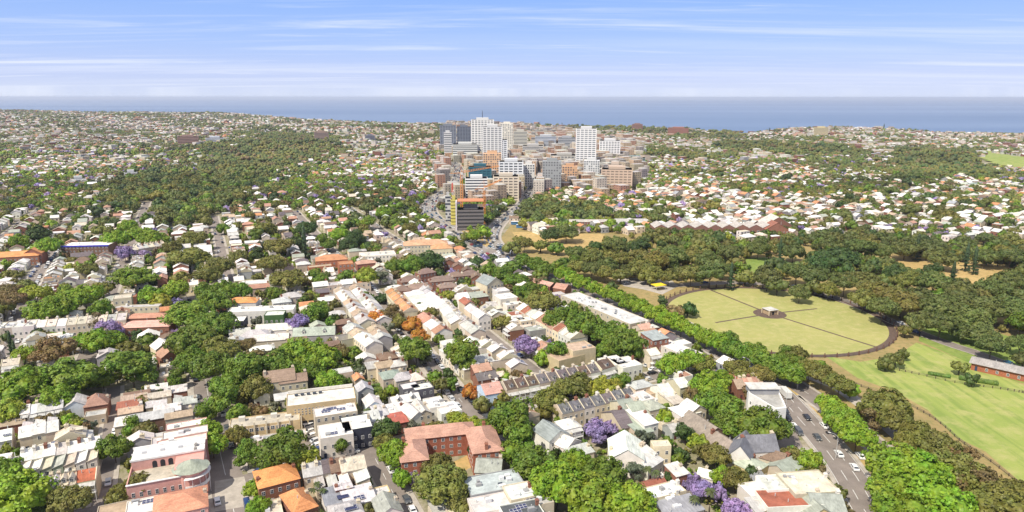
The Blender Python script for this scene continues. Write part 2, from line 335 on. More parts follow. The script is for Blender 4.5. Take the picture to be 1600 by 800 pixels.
# ---------------------------------------------------------------- roads
def resample(pts, step):
    out = [pts[0]]
    for a, b in zip(pts[:-1], pts[1:]):
        n = max(1, int(math.dist(a, b) / step))
        out += [(a[0] + (b[0]-a[0])*k/n, a[1] + (b[1]-a[1])*k/n) for k in range(1, n+1)]
    return out
def smooth(pts, it=2):
    for _ in range(it):
        q = [pts[0]]
        for a, b in zip(pts[:-1], pts[1:]):
            q += [(a[0]*.75+b[0]*.25, a[1]*.75+b[1]*.25), (a[0]*.25+b[0]*.75, a[1]*.25+b[1]*.75)]
        pts = q + [pts[-1]]
    return pts
def offset(pts, d):
    out = []
    for i, p in enumerate(pts):
        a = pts[max(0, i-1)]; b = pts[min(len(pts)-1, i+1)]; l = math.dist(a, b) or 1
        out.append((p[0] - (b[1]-a[1])/l*d, p[1] + (b[0]-a[0])/l*d))
    return out
ROADS = []
def near_road(x, y, skip, pad=0.0):
    for k, (pts, w, *_r) in enumerate(ROADS):
        if k == skip: continue
        a = _r[0]
        if np.min((a[:, 0]-x)**2 + (a[:, 1]-y)**2) < (w/2 + pad)**2: return True
    return False
def add_road(name, pts, w, foot=2.0, px=True, sm=True, occ=True, lift=0.02, paved='road', cars=None):
    if px: pts = [P(*p) for p in pts]
    if sm: pts = smooth(pts)
    pts = resample(pts, 2.0 if pts[0][1] < 1000 else 6.0)
    ROADS.append((pts, w, np.array(pts), foot, name, lift, cars))
    if occ:
        fine = resample(pts, 0.7)
        for o in np.arange(-(w/2+foot+0.6), w/2+foot+0.61, 0.7):
            q = np.array(offset(fine, o)); mark(q[:, 0], q[:, 1], 2)
def zr(x, y): return gzf(x, y) + (0.0 if y < 900 else 0.45)
def ribbon(mb, pts, o0, o1, z, skip=None, gap=None):
    a = offset(pts, o0); b = offset(pts, o1)
    for i in range(len(pts)-1):
        if gap is not None and gap(pts[i], i): continue
        mb.add([(a[i][0], a[i][1], z+zr(*a[i])), (b[i][0], b[i][1], z+zr(*b[i])), (b[i+1][0], b[i+1][1], z+zr(*b[i+1])), (a[i+1][0], a[i+1][1], z+zr(*a[i+1]))], [(3,2,1,0) if o1 > o0 else (0,1,2,3)])
def slab(mb, pts, o0, o1, z1, gap=None):
    a = offset(pts, min(o0,o1)); b = offset(pts, max(o0,o1))
    for i in range(len(pts)-1):
        if gap is not None and gap(((a[i][0]+b[i][0])/2, (a[i][1]+b[i][1])/2), i): continue
        h = [(*a[i], zr(*a[i])), (*b[i], zr(*b[i])), (*b[i+1], zr(*b[i+1])), (*a[i+1], zr(*a[i+1]))]
        lo = [(p[0],p[1],p[2]-0.05) for p in h]; hi = [(p[0],p[1],p[2]+z1) for p in h]
        mb.add(lo+hi, [(7,6,5,4),(0,4,5,1)[::-1],(3,2,6,7)[::-1]])
# main avenue and its carriageways
add_road('avenue', [(1385,830),(1362,800),(1345,770),(1327,740),(1303,707),(1282,682),(1257,655),(1231,625),(1206,600),(1165,572),(1120,548),(1075,527),(1020,502),(950,474),(890,450),(845,428),(800,408),(765,392)], 11.0, 1.4, lift=0.05)
add_road('park_carriageway', [(1404,722),(1378,704),(1334,668),(1288,632),(1250,606),(1190,568),(1130,536),(1060,502)], 8.5, 1.5, lift=0.035)
add_road('expressway', [(840,425),(800,408),(765,393),(735,378),(710,362),(690,350),(672,338),(668,325),(680,310),(702,298),(716,284),(718,268),(708,252),(696,240),(690,228)], 18.0, 1.5, lift=0.025)
add_road('shopping_road', [(800,400),(772,382),(768,368),(778,350),(800,332),(818,318),(828,300),(838,285),(848,268)], 12.0, 2.0, lift=0.03)
# streets of the grid (s = across, t = along)
def grid_street(s, t0, t1, w=7.5, foot=2.2, name='street', cars=0.75, lift=0.02): add_road(name, [st(s, t0), st(s, t1)], w, foot, px=False, sm=False, cars=cars, lift=lift)
def cross_street(t, s0, s1, w=7.0, foot=2.0, name='cross_street', cars=0.4, lift=0.012): add_road(name, [st(s0, t), st(s1, t)], w, foot, px=False, sm=False, cars=cars, lift=lift)
add_road('tree_lined_street', [(372,830),(362,780),(352,740),(338,680),(325,620),(318,560),(312,500),(306,462)], 10.0, 2.5, cars=0.35, lift=0.022)
add_road('narrow_lane', [(150,830),(157,790),(165,740),(172,690),(177,640),(178,605)], 5.0, 1.5, cars=0.3)
grid_street(46, 165, 212, 7.5, 2.0, 'side_street', 0.5)
add_road('terrace_street', [(790,690),(745,655),(690,590),(640,525),(600,480),(570,445),(555,420)], 8.5, 2.2, cars=0.95)
add_road('back_lane', [(850,590),(820,566),(790,545),(755,516),(720,490),(680,455),(655,434)], 5.5, 1.6, cars=0.3)
cross_street(214, -175, 62, 8.0, 2.5, 'cross_street', 0.3)
cross_street(228, 86, 192, 7.0, 2.0, 'cross_street', 0.5)
add_road('west_street', [(10,560),(28,500),(50,440),(75,405),(98,378)], 8.0, 2.0, cars=0.8)
add_road('alley', [(1085,790),(1045,735),(1015,705),(990,690)], 3.4, 0.4, cars=0.0, lift=0.03)
for s in (-160, -56): grid_street(s, 330, 900, 6.5, 1.8, 'far_street', 0.12)
for s in (12, 92, 150): grid_street(s, 470, 760, 6.5, 1.8, 'far_street', 0.12)
for s in (-260, -330, -410, -500): grid_street(s, 330, 1150, 6.5, 1.8, 'far_street', 0.06)
for t, a, b in ((340,-420,-60),(470,-500,150),(590,-560,150),(700,-560,90),(820,-560,60)): cross_street(t, a, b, 6.5, 1.6, 'far_cross_street', 0.05)
add_road('park_drive', [(1020,448),(1090,444),(1160,440),(1240,448),(1300,462),(1350,482),(1400,505),(1440,521),(1490,540),(1530,552),(1600,580),(1660,600)], 6.5, 0.6, lift=0.02)
def build_roads():
    for k, (pts, w, arr, foot, name, lift, cars) in enumerate(ROADS):
        m = MB(); ribbon(m, pts, -w/2, w/2, lift); struct(m.build('road', M_ROADL if name in ('expressway', 'shopping_road') else M_ASPH))
        if pts[0][1] > 1200: continue
        f = MB(); g = lambda p, i, k=k: near_road(p[0], p[1], k, 1.2)
        slab(f, pts, w/2+0.001, w/2+foot, 0.13, g); slab(f, pts, -w/2-0.001, -w/2-foot, 0.13, g)
        if f.v: struct(f.build('footpath', M_PATH))
        mk = MB(); dash = lambda per, on, k=k: (lambda p, i: (i % per) >= on or near_road(p[0], p[1], k, 0.5))
        if name == 'avenue':
            for o in (-1.8, 1.8): ribbon(mk, pts, o-0.09, o+0.09, lift+0.006, gap=lambda p, i: (i % 4) >= 2)
            for o in (-5.2, 5.2): ribbon(mk, pts, o-0.08, o+0.08, lift+0.006, gap=dash(1, 1))
        elif name in ('expressway',):
            for o in (-5.6, -2.8, 2.8, 5.6): ribbon(mk, pts, o-0.12, o+0.12, lift+0.03, gap=dash(4, 2))
        elif w >= 7.5: ribbon(mk, pts, -0.07, 0.07, lift+0.006, gap=dash(1, 1) if name == 'tree_lined_street' else dash(5, 2))
        if mk.v: struct(mk.build('lane_marking', M_MARK))
build_roads()
def sheet(name, poly, m, z=0.008, px=True, occ=None, z1=None):
    pts = [P(*p) for p in poly] if px else poly
    s = MB()
    if z1: s.prism(pts, z, z1)
    else:
        n = len(pts); a = sum(pts[i][0]*pts[(i+1)%n][1]-pts[(i+1)%n][0]*pts[i][1] for i in range(n))
        s.add([(p[0], p[1], z) for p in (pts if a > 0 else pts[::-1])], [tuple(range(n))])
    o = struct(s.build(name, m))
    if occ:
        xs = [p[0] for p in pts]; ys = [p[1] for p in pts]
        gx, gy = np.meshgrid(np.arange(min(xs), max(xs)), np.arange(min(ys), max(ys))); r = inpoly(gx.ravel(), gy.ravel(), pts)
        mark(gx.ravel()[r], gy.ravel()[r], occ)
    return o
# park floor, meadow, clearings, median strips
pk = [P(u, v) for (u, v) in ((868,440),(805,404),(782,372),(800,350),(1010,362),(1230,366),(1440,366),(1900,372),(2300,520),(2300,900),(1420,900),(1378,800),(1350,745),(1240,600),(1120,545),(1060,520))]
sheet('park_ground', pk, M_PARKG, 0.004, px=False)
sheet('meadow', [(1290,556),(1345,565),(1400,556),(1432,535),(1470,548),(1560,585),(1700,640),(2200,800),(2200,1000),(1800,1000),(1640,800),(1600,757),(1540,705),(1490,680),(1450,640),(1400,612),(1340,590)], M_LAWN, 0.010)
sheet('lawn', [(1436,532),(1500,560),(1560,588),(1700,625),(1900,640),(1900,600),(1700,560),(1560,520),(1500,515),(1440,505)], M_GREEN, 0.008)
for c in CLEAR: sheet('clearing', c, M_DRY if c is not CLEAR[1] else M_GREEN, 0.012)
sheet('median_grass', [(1350,728),(1378,722),(1366,706),(1330,676),(1288,642),(1252,613),(1222,594),(1212,592),(1249,620),(1282,654),(1308,682),(1330,707)], M_DRY, 0.03)
sheet('verge', [(850,430),(890,447),(960,474),(1040,506),(1045,500),(960,466),(880,435)], M_DRY, 0.03)
sheet('traffic_island', [(722,362),(735,350),(764,362),(768,380),(760,386),(740,374)], M_DRY, 0.04)
sheet('park_path', [(1252,588),(1300,606),(1352,645),(1400,690),(1420,690),(1372,642),(1318,602),(1262,580)], M_PATH, 0.02)
sheet('paved_forecourt', [(962,436),(1000,434),(1050,438),(1060,447),(1035,460),(1005,452),(975,447)], M_PATH, 0.04, occ=2)
sheet('plaza', [(336,752),(382,745),(394,790),(336,800)], M_PATH, 0.05, occ=2)
sheet('courtyard', [(470,672),(505,660),(515,700),(500,735),(470,728)], M_ASPH, 0.03, occ=2)
sheet('slip_road', [(1206,668),(1240,662),(1250,688),(1262,712),(1236,712),(1210,700)], M_ASPH, 0.03, occ=2)
sheet('painted_island', [(1232,702),(1262,698),(1274,708),(1256,706),(1240,712)], M_PATH, 0.12)
sheet('car_park', [(715,394),(742,386),(790,408),(768,414)], M_ASPH, 0.04, occ=2)
for fld in FIELDS:
    pts = [P(*p) for p in fld]; s = MB(); xs = [p[0] for p in pts]; ys = [p[1] for p in pts]; D_ = 12.0
    for gx_ in np.arange(min(xs), max(xs), D_):
        for gy_ in np.arange(min(ys), max(ys), D_):
            if inpoly([gx_], [gy_], pts)[0]: s.add([(gx_+a, gy_+b, gzf(gx_+a, gy_+b)+2.0) for a, b in ((0,0),(D_,0),(D_,D_),(0,D_))], [(0,1,2,3)])
    struct(s.build('golf_green', M_LAWN))
# round reservoir lawn with its ring path
OC = ((96.4+196.2)/2, (401.2+327.4)/2); OR = 61.5
def disc(name, c, r, z, m, n=96, r0=None):
    s = MB()
    if r0 is None: s.add([(c[0]+r*math.cos(2*math.pi*i/n), c[1]+r*math.sin(2*math.pi*i/n), z) for i in range(n)], [tuple(range(n))])
    else:
        vs = [(c[0]+q*math.cos(2*math.pi*i/n), c[1]+q*math.sin(2*math.pi*i/n), z) for q in (r0, r) for i in range(n)]
        s.add(vs, [(i, n+i, n+(i+1)%n, (i+1)%n) for i in range(n)])
    return struct(s.build(name, m))
M_REDP = mat('brown_gravel', (0.12, 0.085, 0.068), 0.95, 0.1, tex=[(0.6, 5, 0.75, 1.2, 1, 1)])
disc('ring_path', OC, OR, 0.03, M_REDP, r0=OR-3.6); disc('reservoir_lawn', OC, OR-3.6, 0.035, M_OVAL); disc('kiosk_ring', (146.9, 369.5), 9.0, 0.05, M_REDP)
for (u, v) in ((1098,448),(1395,550),(1118,504),(1277,482)):
    a = P(u, v); c = (146.9, 369.5); l = math.dist(a, c); d = ((a[0]-c[0])/l, (a[1]-c[1])/l)
    e = l
    while math.dist((c[0]+d[0]*e, c[1]+d[1]*e), OC) > OR-3.4: e -= 0.5
    m = MB(); ribbon(m, [(c[0]+d[0]*8.8, c[1]+d[1]*8.8), (c[0]+d[0]*e, c[1]+d[1]*e)], -0.7, 0.7, 0.045); struct(m.build('lawn_path', M_REDP))
gx, gy = np.meshgrid(np.arange(OC[0]-72, OC[0]+72), np.arange(OC[1]-72, OC[1]+72)); rr = (gx-OC[0])**2+(gy-OC[1])**2 < 68**2; mark(gx[rr], gy[rr], 2)
# ---------------------------------------------------------------- labels: every thing is told apart by its look and the landmark it stands by
LM = [("the pink corner hotel", 260, 735), ("the orange roofed brick house", 432, 750), ("the beige flat roofed hall", 490, 640), ("the U shaped red brick flats", 705, 695),
      ("the navy fronted shop", 560, 685), ("the long slate terrace", 865, 600), ("the white wedge building", 1198, 622), ("the round lawn", 1225, 500), ("the brick sports pavilion", 1565, 570),
      ("the sawtooth depot", 1110, 355), ("the unfinished tower", 737, 340), ("the long white warehouse", 945, 478), ("the orange roofed school", 525, 402),
      ("the blue roofed block", 138, 388), ("the white gabled villa", 985, 708), ("the twin gabled grey house", 1165, 708), ("the red roofed end terrace", 136, 745),
      ("the brown chimneyed mansion", 442, 592), ("the green walled apartments", 430, 495), ("the twin brick houses", 232, 515), ("the stepped orange terrace", 628, 470),
      ("the red tiled rooftop block", 1240, 772), ("the grey rooftop block", 775, 760), ("the tan rear wall", 915, 553), ("the brick railway terraces", 1120, 672),
      ("the long low west terrace", 85, 515), ("the orange roofed flats", 672, 385), ("the brown tiled terraces", 700, 440), ("the slender white tower", 916, 228),
      ("the tall white twin tower", 755, 215), ("the beige stepped flats", 965, 280), ("the highway junction", 765, 395), ("the white long veranda row", 120, 690), ("the yellow forecourt awning", 1028, 450)]
ITEMS = []          # (object, base label, pixel u, v)
def reg(o, base, x, y, z=2.0, cat=None, group=None, own=None):
    u, v = proj(x, y, z); o['category'] = cat or 'house'
    if group: o['group'] = group
    ITEMS.append([o, base, u, v, own])
ORD = ["", "second ", "third ", "fourth ", "fifth ", "sixth ", "seventh ", "eighth ", "ninth ", "tenth ", "eleventh ", "twelfth ", "thirteenth ", "fourteenth ", "fifteenth ", "sixteenth ",
       "seventeenth ", "eighteenth ", "nineteenth ", "twentieth "] + ["twenty-%s " % w for w in ("first", "second", "third", "fourth", "fifth", "sixth", "seventh", "eighth", "ninth")] + \
      ["thirtieth "] + ["thirty-%s " % w for w in ("first", "second", "third", "fourth", "fifth", "sixth", "seventh", "eighth", "ninth")] + ["fortieth "]
def finish_labels():
    by = {}
    for o, base, u, v, own in ITEMS:
        if own: o['label'] = own; continue
        n, lu, lv = min(LM, key=lambda q: (q[1]-u)**2 + (1.5*(q[2]-v))**2)
        dx, dy = u - lu, v - lv
        rel = ('right of' if dx > 0 else 'left of') if abs(dx) > 1.2*abs(dy) else ('in front of' if dy > 0 else 'behind')
        by.setdefault((base, rel, n), []).append((dx*dx + 2.25*dy*dy, o))
    for (base, rel, n), l in by.items():
        l.sort(key=lambda q: q[0])
        for i, (_, o) in enumerate(l):
            if len(l) == 1: o['label'] = '%s %s %s' % (base, rel, n)
            else: o['label'] = '%s, %snearest %s %s' % (base, ORD[min(i, len(ORD)-1)], rel, n)
# ---------------------------------------------------------------- houses
def unit_window(mul=False):
    m = MB(); m.box(-0.5, 0.5, -0.06, 0.0, -0.5, 0.5, 0, bottom=True)
    for a, b in ((-0.42, -0.03), (0.03, 0.42)):
        for c, d in ((-0.44, -0.02), (0.02, 0.44)): m.add([(a,-0.064,c),(b,-0.064,c),(b,-0.064,d),(a,-0.064,d)], [(0,1,2,3)], 1)
    return m.mesh('window', [M_WHITE, M_GLASS])
W_MESH = unit_window()
def door_mesh():
    m = MB(); m.box(-0.5, 0.5, -0.05, 0, 0, 1, 0); m.add([(-0.4,-0.054,0.78),(0.4,-0.054,0.78),(0.4,-0.054,0.95),(-0.4,-0.054,0.95)], [(0,1,2,3)], 1); return m.mesh('door', [M_TRIM, M_GLASS])
D_MESH = door_mesh()
def chim_mesh():
    m = MB(); m.box(-0.5,0.5,-0.5,0.5,0,1); m.box(-0.62,0.62,-0.62,0.62,0.82,0.9); 
    for x in (-0.25, 0.25): m.tube((x,0,0.99),(x,0,1.25),0.13,0.1,6)
    return m.mesh('chimney', [M_BRICK])
C_MESH = chim_mesh()
def solar_mesh():
    m = MB(); m.box(-0.5,0.5,-0.5,0.5,0,0.06,0)
    for i in range(3):
        for j in range(2): m.add([(-0.48+i*0.33,-0.47+j*0.5,0.064),(-0.18+i*0.33,-0.47+j*0.5,0.064),(-0.18+i*0.33,-0.03+j*0.5,0.064),(-0.48+i*0.33,-0.03+j*0.5,0.064)], [(0,1,2,3)], 1)
    return m.mesh('solar_panel', [M_TRIM, M_SOLAR])
S_MESH = solar_mesh()
def unit_box(name, mats):
    return MB().box(-0.5,0.5,-0.5,0.5,0,1).mesh(name, mats)
AC_MESH = unit_box('roof_unit', [M_TRIM]); VP_MESH = MB().tube((0,0,0),(0,0,1),.12,.12,6).mesh('vent_pipe', [M_TRIM]); SK_MESH = unit_box('skylight', [M_GLASS])
RCOL = {'white': (0.74,0.71,0.66), 'cream': (0.62,0.55,0.44), 'pale grey': (0.52,0.51,0.48), 'grey': (0.33,0.34,0.35), 'green grey': (0.36,0.39,0.33), 'dark grey': (0.13,0.13,0.14), 'orange': (0.54,0.26,0.13),
        'terracotta': (0.44,0.25,0.18), 'pink tiled': (0.60,0.36,0.28), 'brown': (0.20,0.135,0.10), 'rust red': (0.36,0.13,0.08), 'tan': (0.46,0.35,0.25), 'slate': (0.14,0.12,0.125), 'dark brown': (0.13,0.09,0.07)}
WCOL = {'white': (0.72,0.68,0.61), 'cream': (0.62,0.54,0.40), 'beige': (0.54,0.43,0.28), 'brick': (0.26,0.12,0.082), 'grey': (0.36,0.36,0.36), 'pink': (0.60,0.34,0.29), 'sand': (0.55,0.47,0.37), 'navy': (0.045,0.05,0.07),
        'brown brick': (0.20,0.12,0.09), 'pale blue': (0.45,0.55,0.62), 'charcoal': (0.12,0.12,0.13), 'yellow': (0.66,0.52,0.28), 'sage': (0.38,0.43,0.33)}
def jit(c, a=0.15): k = 1 + rnd.uniform(-a, a); return tuple(min(0.85, x * k * (1 + rnd.uniform(-a, a)*0.3)) for x in c)
def roof_mesh(kind, w, d, h, rh, ov, t=0.12):
    """roof slab mesh in local coordinates; x along the frontage"""
    m = MB(); X = w/2+ov; Y = d/2+ov; dz = -0.0
    if kind == 'gx':
        vs = [(-X,-Y,h-ov*rh/(d/2)),(X,-Y,h-ov*rh/(d/2)),(X,0,h+rh),(-X,0,h+rh),(X,Y,h-ov*rh/(d/2)),(-X,Y,h-ov*rh/(d/2))]
        vs = [(a,b,c+t) for a,b,c in vs] + vs
        m.add(vs, [(0,1,2,3),(3,2,4,5),(0,6,7,1),(4,10,11,5),(1,7,8,2),(2,8,10,4),(5,11,9,3),(3,9,6,0)])
    elif kind == 'gy':
        e = h-ov*rh/(w/2)
        vs = [(-X,-Y,e),(-X,Y,e),(0,Y,h+rh),(0,-Y,h+rh),(X,Y,e),(X,-Y,e)]
        vs = [(a,b,c+t) for a,b,c in vs] + vs
        m.add(vs, [(3,2,1,0),(5,4,2,3),(0,1,7,6),(5,11,10,4),(0,6,9,3),(3,9,11,5),(1,2,8,7),(2,4,10,8)])
    elif kind == 'hip':
        e = h-0.05
        if w >= d: a, b = (-(w-d)/2, 0), ((w-d)/2, 0)
        else: a, b = (0, -(d-w)/2), (0, (d-w)/2)
        vs = [(-X,-Y,e),(X,-Y,e),(X,Y,e),(-X,Y,e),(a[0],a[1],h+rh),(b[0],b[1],h+rh)]
        fs = [(0,1,5,4),(1,2,5),(2,3,4,5),(3,0,4)] if w >= d else [(0,1,4),(1,2,5,4),(2,3,5),(3,0,4,5)]
        m.add(vs, fs + [(3,2,1,0)])
    elif kind == 'skil':
        vs = [(-X,-Y,h),(X,-Y,h),(X,Y,h+rh),(-X,Y,h+rh)]; vs = [(a,b,c+t) for a,b,c in vs] + vs
        m.add(vs, [(0,1,2,3),(0,4,5,1),(1,5,6,2),(2,6,7,3),(3,7,4,0)])
    else:  # flat deck behind a parapet
        m.add([(-w/2+.15,-d/2+.15,h-0.3),(w/2-.15,-d/2+.15,h-0.3),(w/2-.15,d/2-.15,h-0.3),(-w/2+.15,d/2-.15,h-0.3)], [(0,1,2,3)])
    return m
def wall_mesh(kind, w, d, h, rh):
    m = MB(); x, y = w/2, d/2
    b = [(-x,-y,0),(x,-y,0),(x,y,0),(-x,y,0)]
    if kind == 'flat':
        q = 0.18; o = [(-x,-y,h),(x,-y,h),(x,y,h),(-x,y,h)]; i = [(-x+q,-y+q,h),(x-q,-y+q,h),(x-q,y-q,h),(-x+q,y-q,h)]; l = [(a,c,h-0.4) for a,c,_ in i]
        m.add(b+o+i+l, [(0,1,5,4),(1,2,6,5),(2,3,7,6),(3,0,4,7)] + [(4+k, 4+(k+1)%4, 8+(k+1)%4, 8+k) for k in range(4)] + [(8+k, 8+(k+1)%4, 12+(k+1)%4, 12+k) for k in range(4)])
        return m
    hf = h; hb = h + (rh if kind == 'skil' else 0)
    t = [(-x,-y,hf),(x,-y,hf),(x,y,hb),(-x,y,hb)]
    m.add(b+t, [(0,1,5,4),(1,2,6,5),(2,3,7,6),(3,0,4,7)])
    if kind == 'gx':
        for s in (-1, 1): m.add([(s*x,-y,h),(s*x,y,h),(s*x,0,h+rh)], [(0,1,2) if s > 0 else (2,1,0)])
    if kind == 'gy':
        for s in (-1, 1): m.add([(-x,s*y,h),(x,s*y,h),(0,s*y,h+rh)], [(0,1,2) if s < 0 else (2,1,0)])
    return m
NHOUSE = [0]
def rmat(kind, rname):
    if kind == 'flat': return M_FLAT
    return M_TILE if rname in ('orange', 'terracotta', 'pink tiled', 'brown', 'slate', 'dark brown') else M_METAL
def windows(root, w, d, h, rows=None, sides='fb', dense=1.0, ww=1.0, wh=1.35, z0=1.5, fh=3.0, door=True, h1=None):
    n = max(1, int(h / fh)) if rows is None else rows
    for side in sides:
        L = w if side in 'fb' else d; k = max(1, int(round(L * dense / 2.6)))
        for r in range(n):
            for i in range(k):
                p = -L/2 + (i+0.5) * L/k; z = z0 + r*fh
                if side == 'f':
                    if r == 0 and i == 0 and door:
                        link('door', D_MESH, root, (p, -d/2, 0), 0, rnd.choice([(0.1,0.03,0.03),(0.03,0.05,0.1),(0.05,0.05,0.05),(0.5,0.5,0.5)]), (0.95, 1, 2.2)); continue
                    link('window', W_MESH, root, (p, -d/2, z), 0, None, (ww, 1, wh))
                elif side == 'b': link('window', W_MESH, root, (p, d/2, z), math.pi, None, (ww, 1, wh))
                elif side == 'l': link('window', W_MESH, root, (-w/2, p, z), -math.pi/2, None, (ww, 1, wh))
                else: link('window', W_MESH, root, (w/2, p, z), math.pi/2, None, (ww, 1, wh))
def house(x, y, rz, w, d, h, kind='gx', rh=None, wall='white', roof='white', name='terrace_house', cat='house', base=None, own=None, group=None, sides='fb', dense=1.0,
          chim=1, dormer=0, wing=None, veranda=False, party=False, solar=0, units=0, sky=0, floors=None, occ=True, ov=0.25, brick=None, fh=3.0, door=True, wallc=None, roofc=None, bands=0):
    if kind == 'flat' and chim == 1 and rnd.random() < .8: chim = 0
    rh = rh if rh is not None else {'gx': d*0.24, 'gy': w*0.3, 'hip': min(w,d)*0.24, 'skil': 0.9, 'flat': 0}[kind]
    z = gzf(x, y); root = empty(name, (x, y, z), rz)
    wc = wallc or jit(WCOL[wall]); rc = roofc or jit(RCOL[roof])
    wm = M_BRICK if (wall in ('brick', 'brown brick') or brick) else M_WALL
    wall_mesh(kind, w, d, h, rh).build('wall', wm, root, color=wc)
    rm = roof_mesh(kind, w, d, h, rh, 0 if party else ov).build('roof', rmat(kind, roof), root, color=rc)
    if party:
        for sx in (-1, 1):
            m = MB(); a = sx*w/2; q = 0.13; e = 0.4
            prof = [(-d/2, h-0.3), (-d/2, h+e), (0, h+rh+e), (d/2, h+e), (d/2, h-0.3)]
            vs = [(a-q, p, zz) for p, zz in prof] + [(a+q, p, zz) for p, zz in prof]; n = 5
            m.add(vs, [(n-1,n-2,n-3,n-4,0)[::1], tuple(range(n,2*n))] + [(i, i+1, i+1+n, i+n) for i in range(n-1)]); m.build('party_wall', M_WALL, root, color=jit(WCOL['cream']))
    windows(root, w, d, h, floors, sides, dense, door=door, fh=fh)
    for i in range(chim):
        cx = (w/2-0.5) if i == 0 else (-w/2+0.5)
        zc = h + (rh*0.75 if kind in ('gx',) else 0.0)
        link('chimney', C_MESH, root, (cx, d*0.12*(1 if i == 0 else -1), zc-0.4), 0, rnd.choice([WCOL['brick'], WCOL['cream'], WCOL['sand'], WCOL['white']]), (0.9, 1.3 if kind == 'gx' else 0.8, 1.9))
    for i in range(dormer):
        dx = (i + 0.5) * w/dormer - w/2; m = MB(); dw, dh = 0.75, 1.5; y0 = -d/2 + d*0.10; zb = h + rh*0.2
        yb = -d/2*(1-(rh*0.2+dh+0.7)/rh) if rh > 0 else 0; yb = min(-0.1, max(yb, y0+1.2))
        m.add([(dx-dw,y0,zb),(dx+dw,y0,zb),(dx+dw,y0,zb+dh),(dx,y0,zb+dh+0.7),(dx-dw,y0,zb+dh),(dx-dw,yb,zb+dh),(dx+dw,yb,zb+dh),(dx,yb,zb+dh+0.7)],
              [(0,1,2,3,4),(1,6,2),(0,4,5),(1,6,2)]); m.add([(dx-dw,y0,zb),(dx-dw,y0,zb+dh),(dx-dw,yb,zb+dh)], [(0,1,2)])
        do = m.build('dormer', M_WALL, root, color=WCOL['white'])
        m = MB(); e = 0.2; m.add([(dx-dw-e,y0-e,zb+dh-e*.7),(dx,y0-e,zb+dh+0.72),(dx,yb,zb+dh+0.72),(dx-dw-e,yb,zb+dh-e*.7),(dx+dw+e,y0-e,zb+dh-e*.7),(dx+dw+e,yb,zb+dh-e*.7)], [(0,1,2,3)[::-1],(1,4,5,2)[::-1]])
        m.build('dormer_roof', M_METAL, do, color=rc); link('window', W_MESH, do, (dx, y0, zb+dh*0.55), 0, None, (0.9, 1, 1.1))
    if veranda:
        m = MB(); y0 = -d/2; q = 1.7; hv = min(h-0.6, 5.6)
        m.add([(-w/2+.1,y0-q,hv-0.35),(w/2-.1,y0-q,hv-0.35),(w/2-.1,y0,hv+0.25),(-w/2+.1,y0,hv+0.25)], [(0,1,2,3)]); m.add([(-w/2+.1,y0-q,hv-0.42),(w/2-.1,y0-q,hv-0.42),(w/2-.1,y0,hv+0.18),(-w/2+.1,y0,hv+0.18)], [(3,2,1,0)])
        m.build('veranda_roof', M_METAL, root, color=RCOL['pale grey'])
        m = MB(); m.box(-w/2+.1, w/2-.1, y0-q, y0, 2.75, 2.95, bottom=True)
        for i in range(3):
            px = -w/2+.2 + i*(w-.4)/2; m.box(px-.06, px+.06, y0-q+.02, y0-q+.14, 0, hv-0.38)
        for i in range(int(w/0.3)): px = -w/2+.2+i*0.3; m.box(px-.02, px+.02, y0-q+.05, y0-q+.09, 2.95, 3.85)
        m.box(-w/2+.1, w/2-.1, y0-q+.03, y0-q+.11, 3.85, 3.92); m.build('balcony', M_WHITE, root)
    if wing:
        ww_, wd, wh_ = wing; sx = -w/2 + ww_/2
        m = MB(); x0, x1, y0, y1 = -w/2, -w/2+ww_, d/2, d/2+wd
        m.add([(x0,y0,0),(x1,y0,0),(x1,y1,0),(x0,y1,0),(x0,y0,wh_+0.9),(x1,y0,wh_),(x1,y1,wh_),(x0,y1,wh_+0.9)], [(1,2,6,5),(2,3,7,6),(3,0,4,7)])
        wo = m.build('rear_wing', wm, root, color=wc); m = MB()
        m.add([(x0-.1,y0,wh_+0.95),(x1+.25,y0,wh_-0.02),(x1+.25,y1+.2,wh_-0.02),(x0-.1,y1+.2,wh_+0.95)], [(0,1,2,3)]); m.add([(x0-.1,y1+.2,wh_+0.83),(x1+.25,y1+.2,wh_-0.14),(x1+.25,y1+.2,wh_-0.02),(x0-.1,y1+.2,wh_+0.95)], [(3,2,1,0)])
        m.build('wing_roof', M_METAL, wo, color=jit(rnd.choice([RCOL['white'], RCOL['pale grey'], RCOL['cream']])))
        link('window', W_MESH, wo, (-w/2+ww_/2, y1, wh_-1.4), math.pi, None, (1, 1, 1.2)); link('window', W_MESH, wo, (x1, (y0+y1)/2, wh_-1.4), math.pi/2, None, (1.2, 1, 1.2))
    zt = h - 0.3 if kind == 'flat' else h
    for i in range(solar): link('solar_panel', S_MESH, root, (rnd.uniform(-w*.25, w*.25), rnd.uniform(-d*.25, d*.25) if kind == 'flat' else -d*0.25, zt + (0.15 if kind == 'flat' else rh*0.5+0.2)), 0, (0.6,0.6,0.6), (min(3.2,w*.5), 2.2, 1))
    for i in range(units): link('roof_unit', AC_MESH, root, (rnd.uniform(-w*.38, w*.38), rnd.uniform(-d*.36, d*.36), zt), 0, rnd.choice([(0.6,0.6,0.6),(0.3,0.3,0.3),(0.72,0.72,0.7)]), (rnd.uniform(.8,2.2), rnd.uniform(.8,1.6), rnd.uniform(.5,1.3)))
    for i in range(sky): link('skylight', SK_MESH, root, (rnd.uniform(-w*.35, w*.35), rnd.uniform(-d*.3, d*.3) if kind == 'flat' else -d*0.22, zt + (0.0 if kind == 'flat' else rh*0.52)), 0, None, (1.3, 1.0, 0.25))
    for i in range(rnd.randint(0, 2)): link('vent_pipe', VP_MESH, root, (rnd.uniform(-w*.35, w*.35), rnd.uniform(-d*.3, d*.3), zt + (0 if kind == 'flat' else rh*.3)), 0, (0.5,0.5,0.48), (1,1,rh*.5+.9))
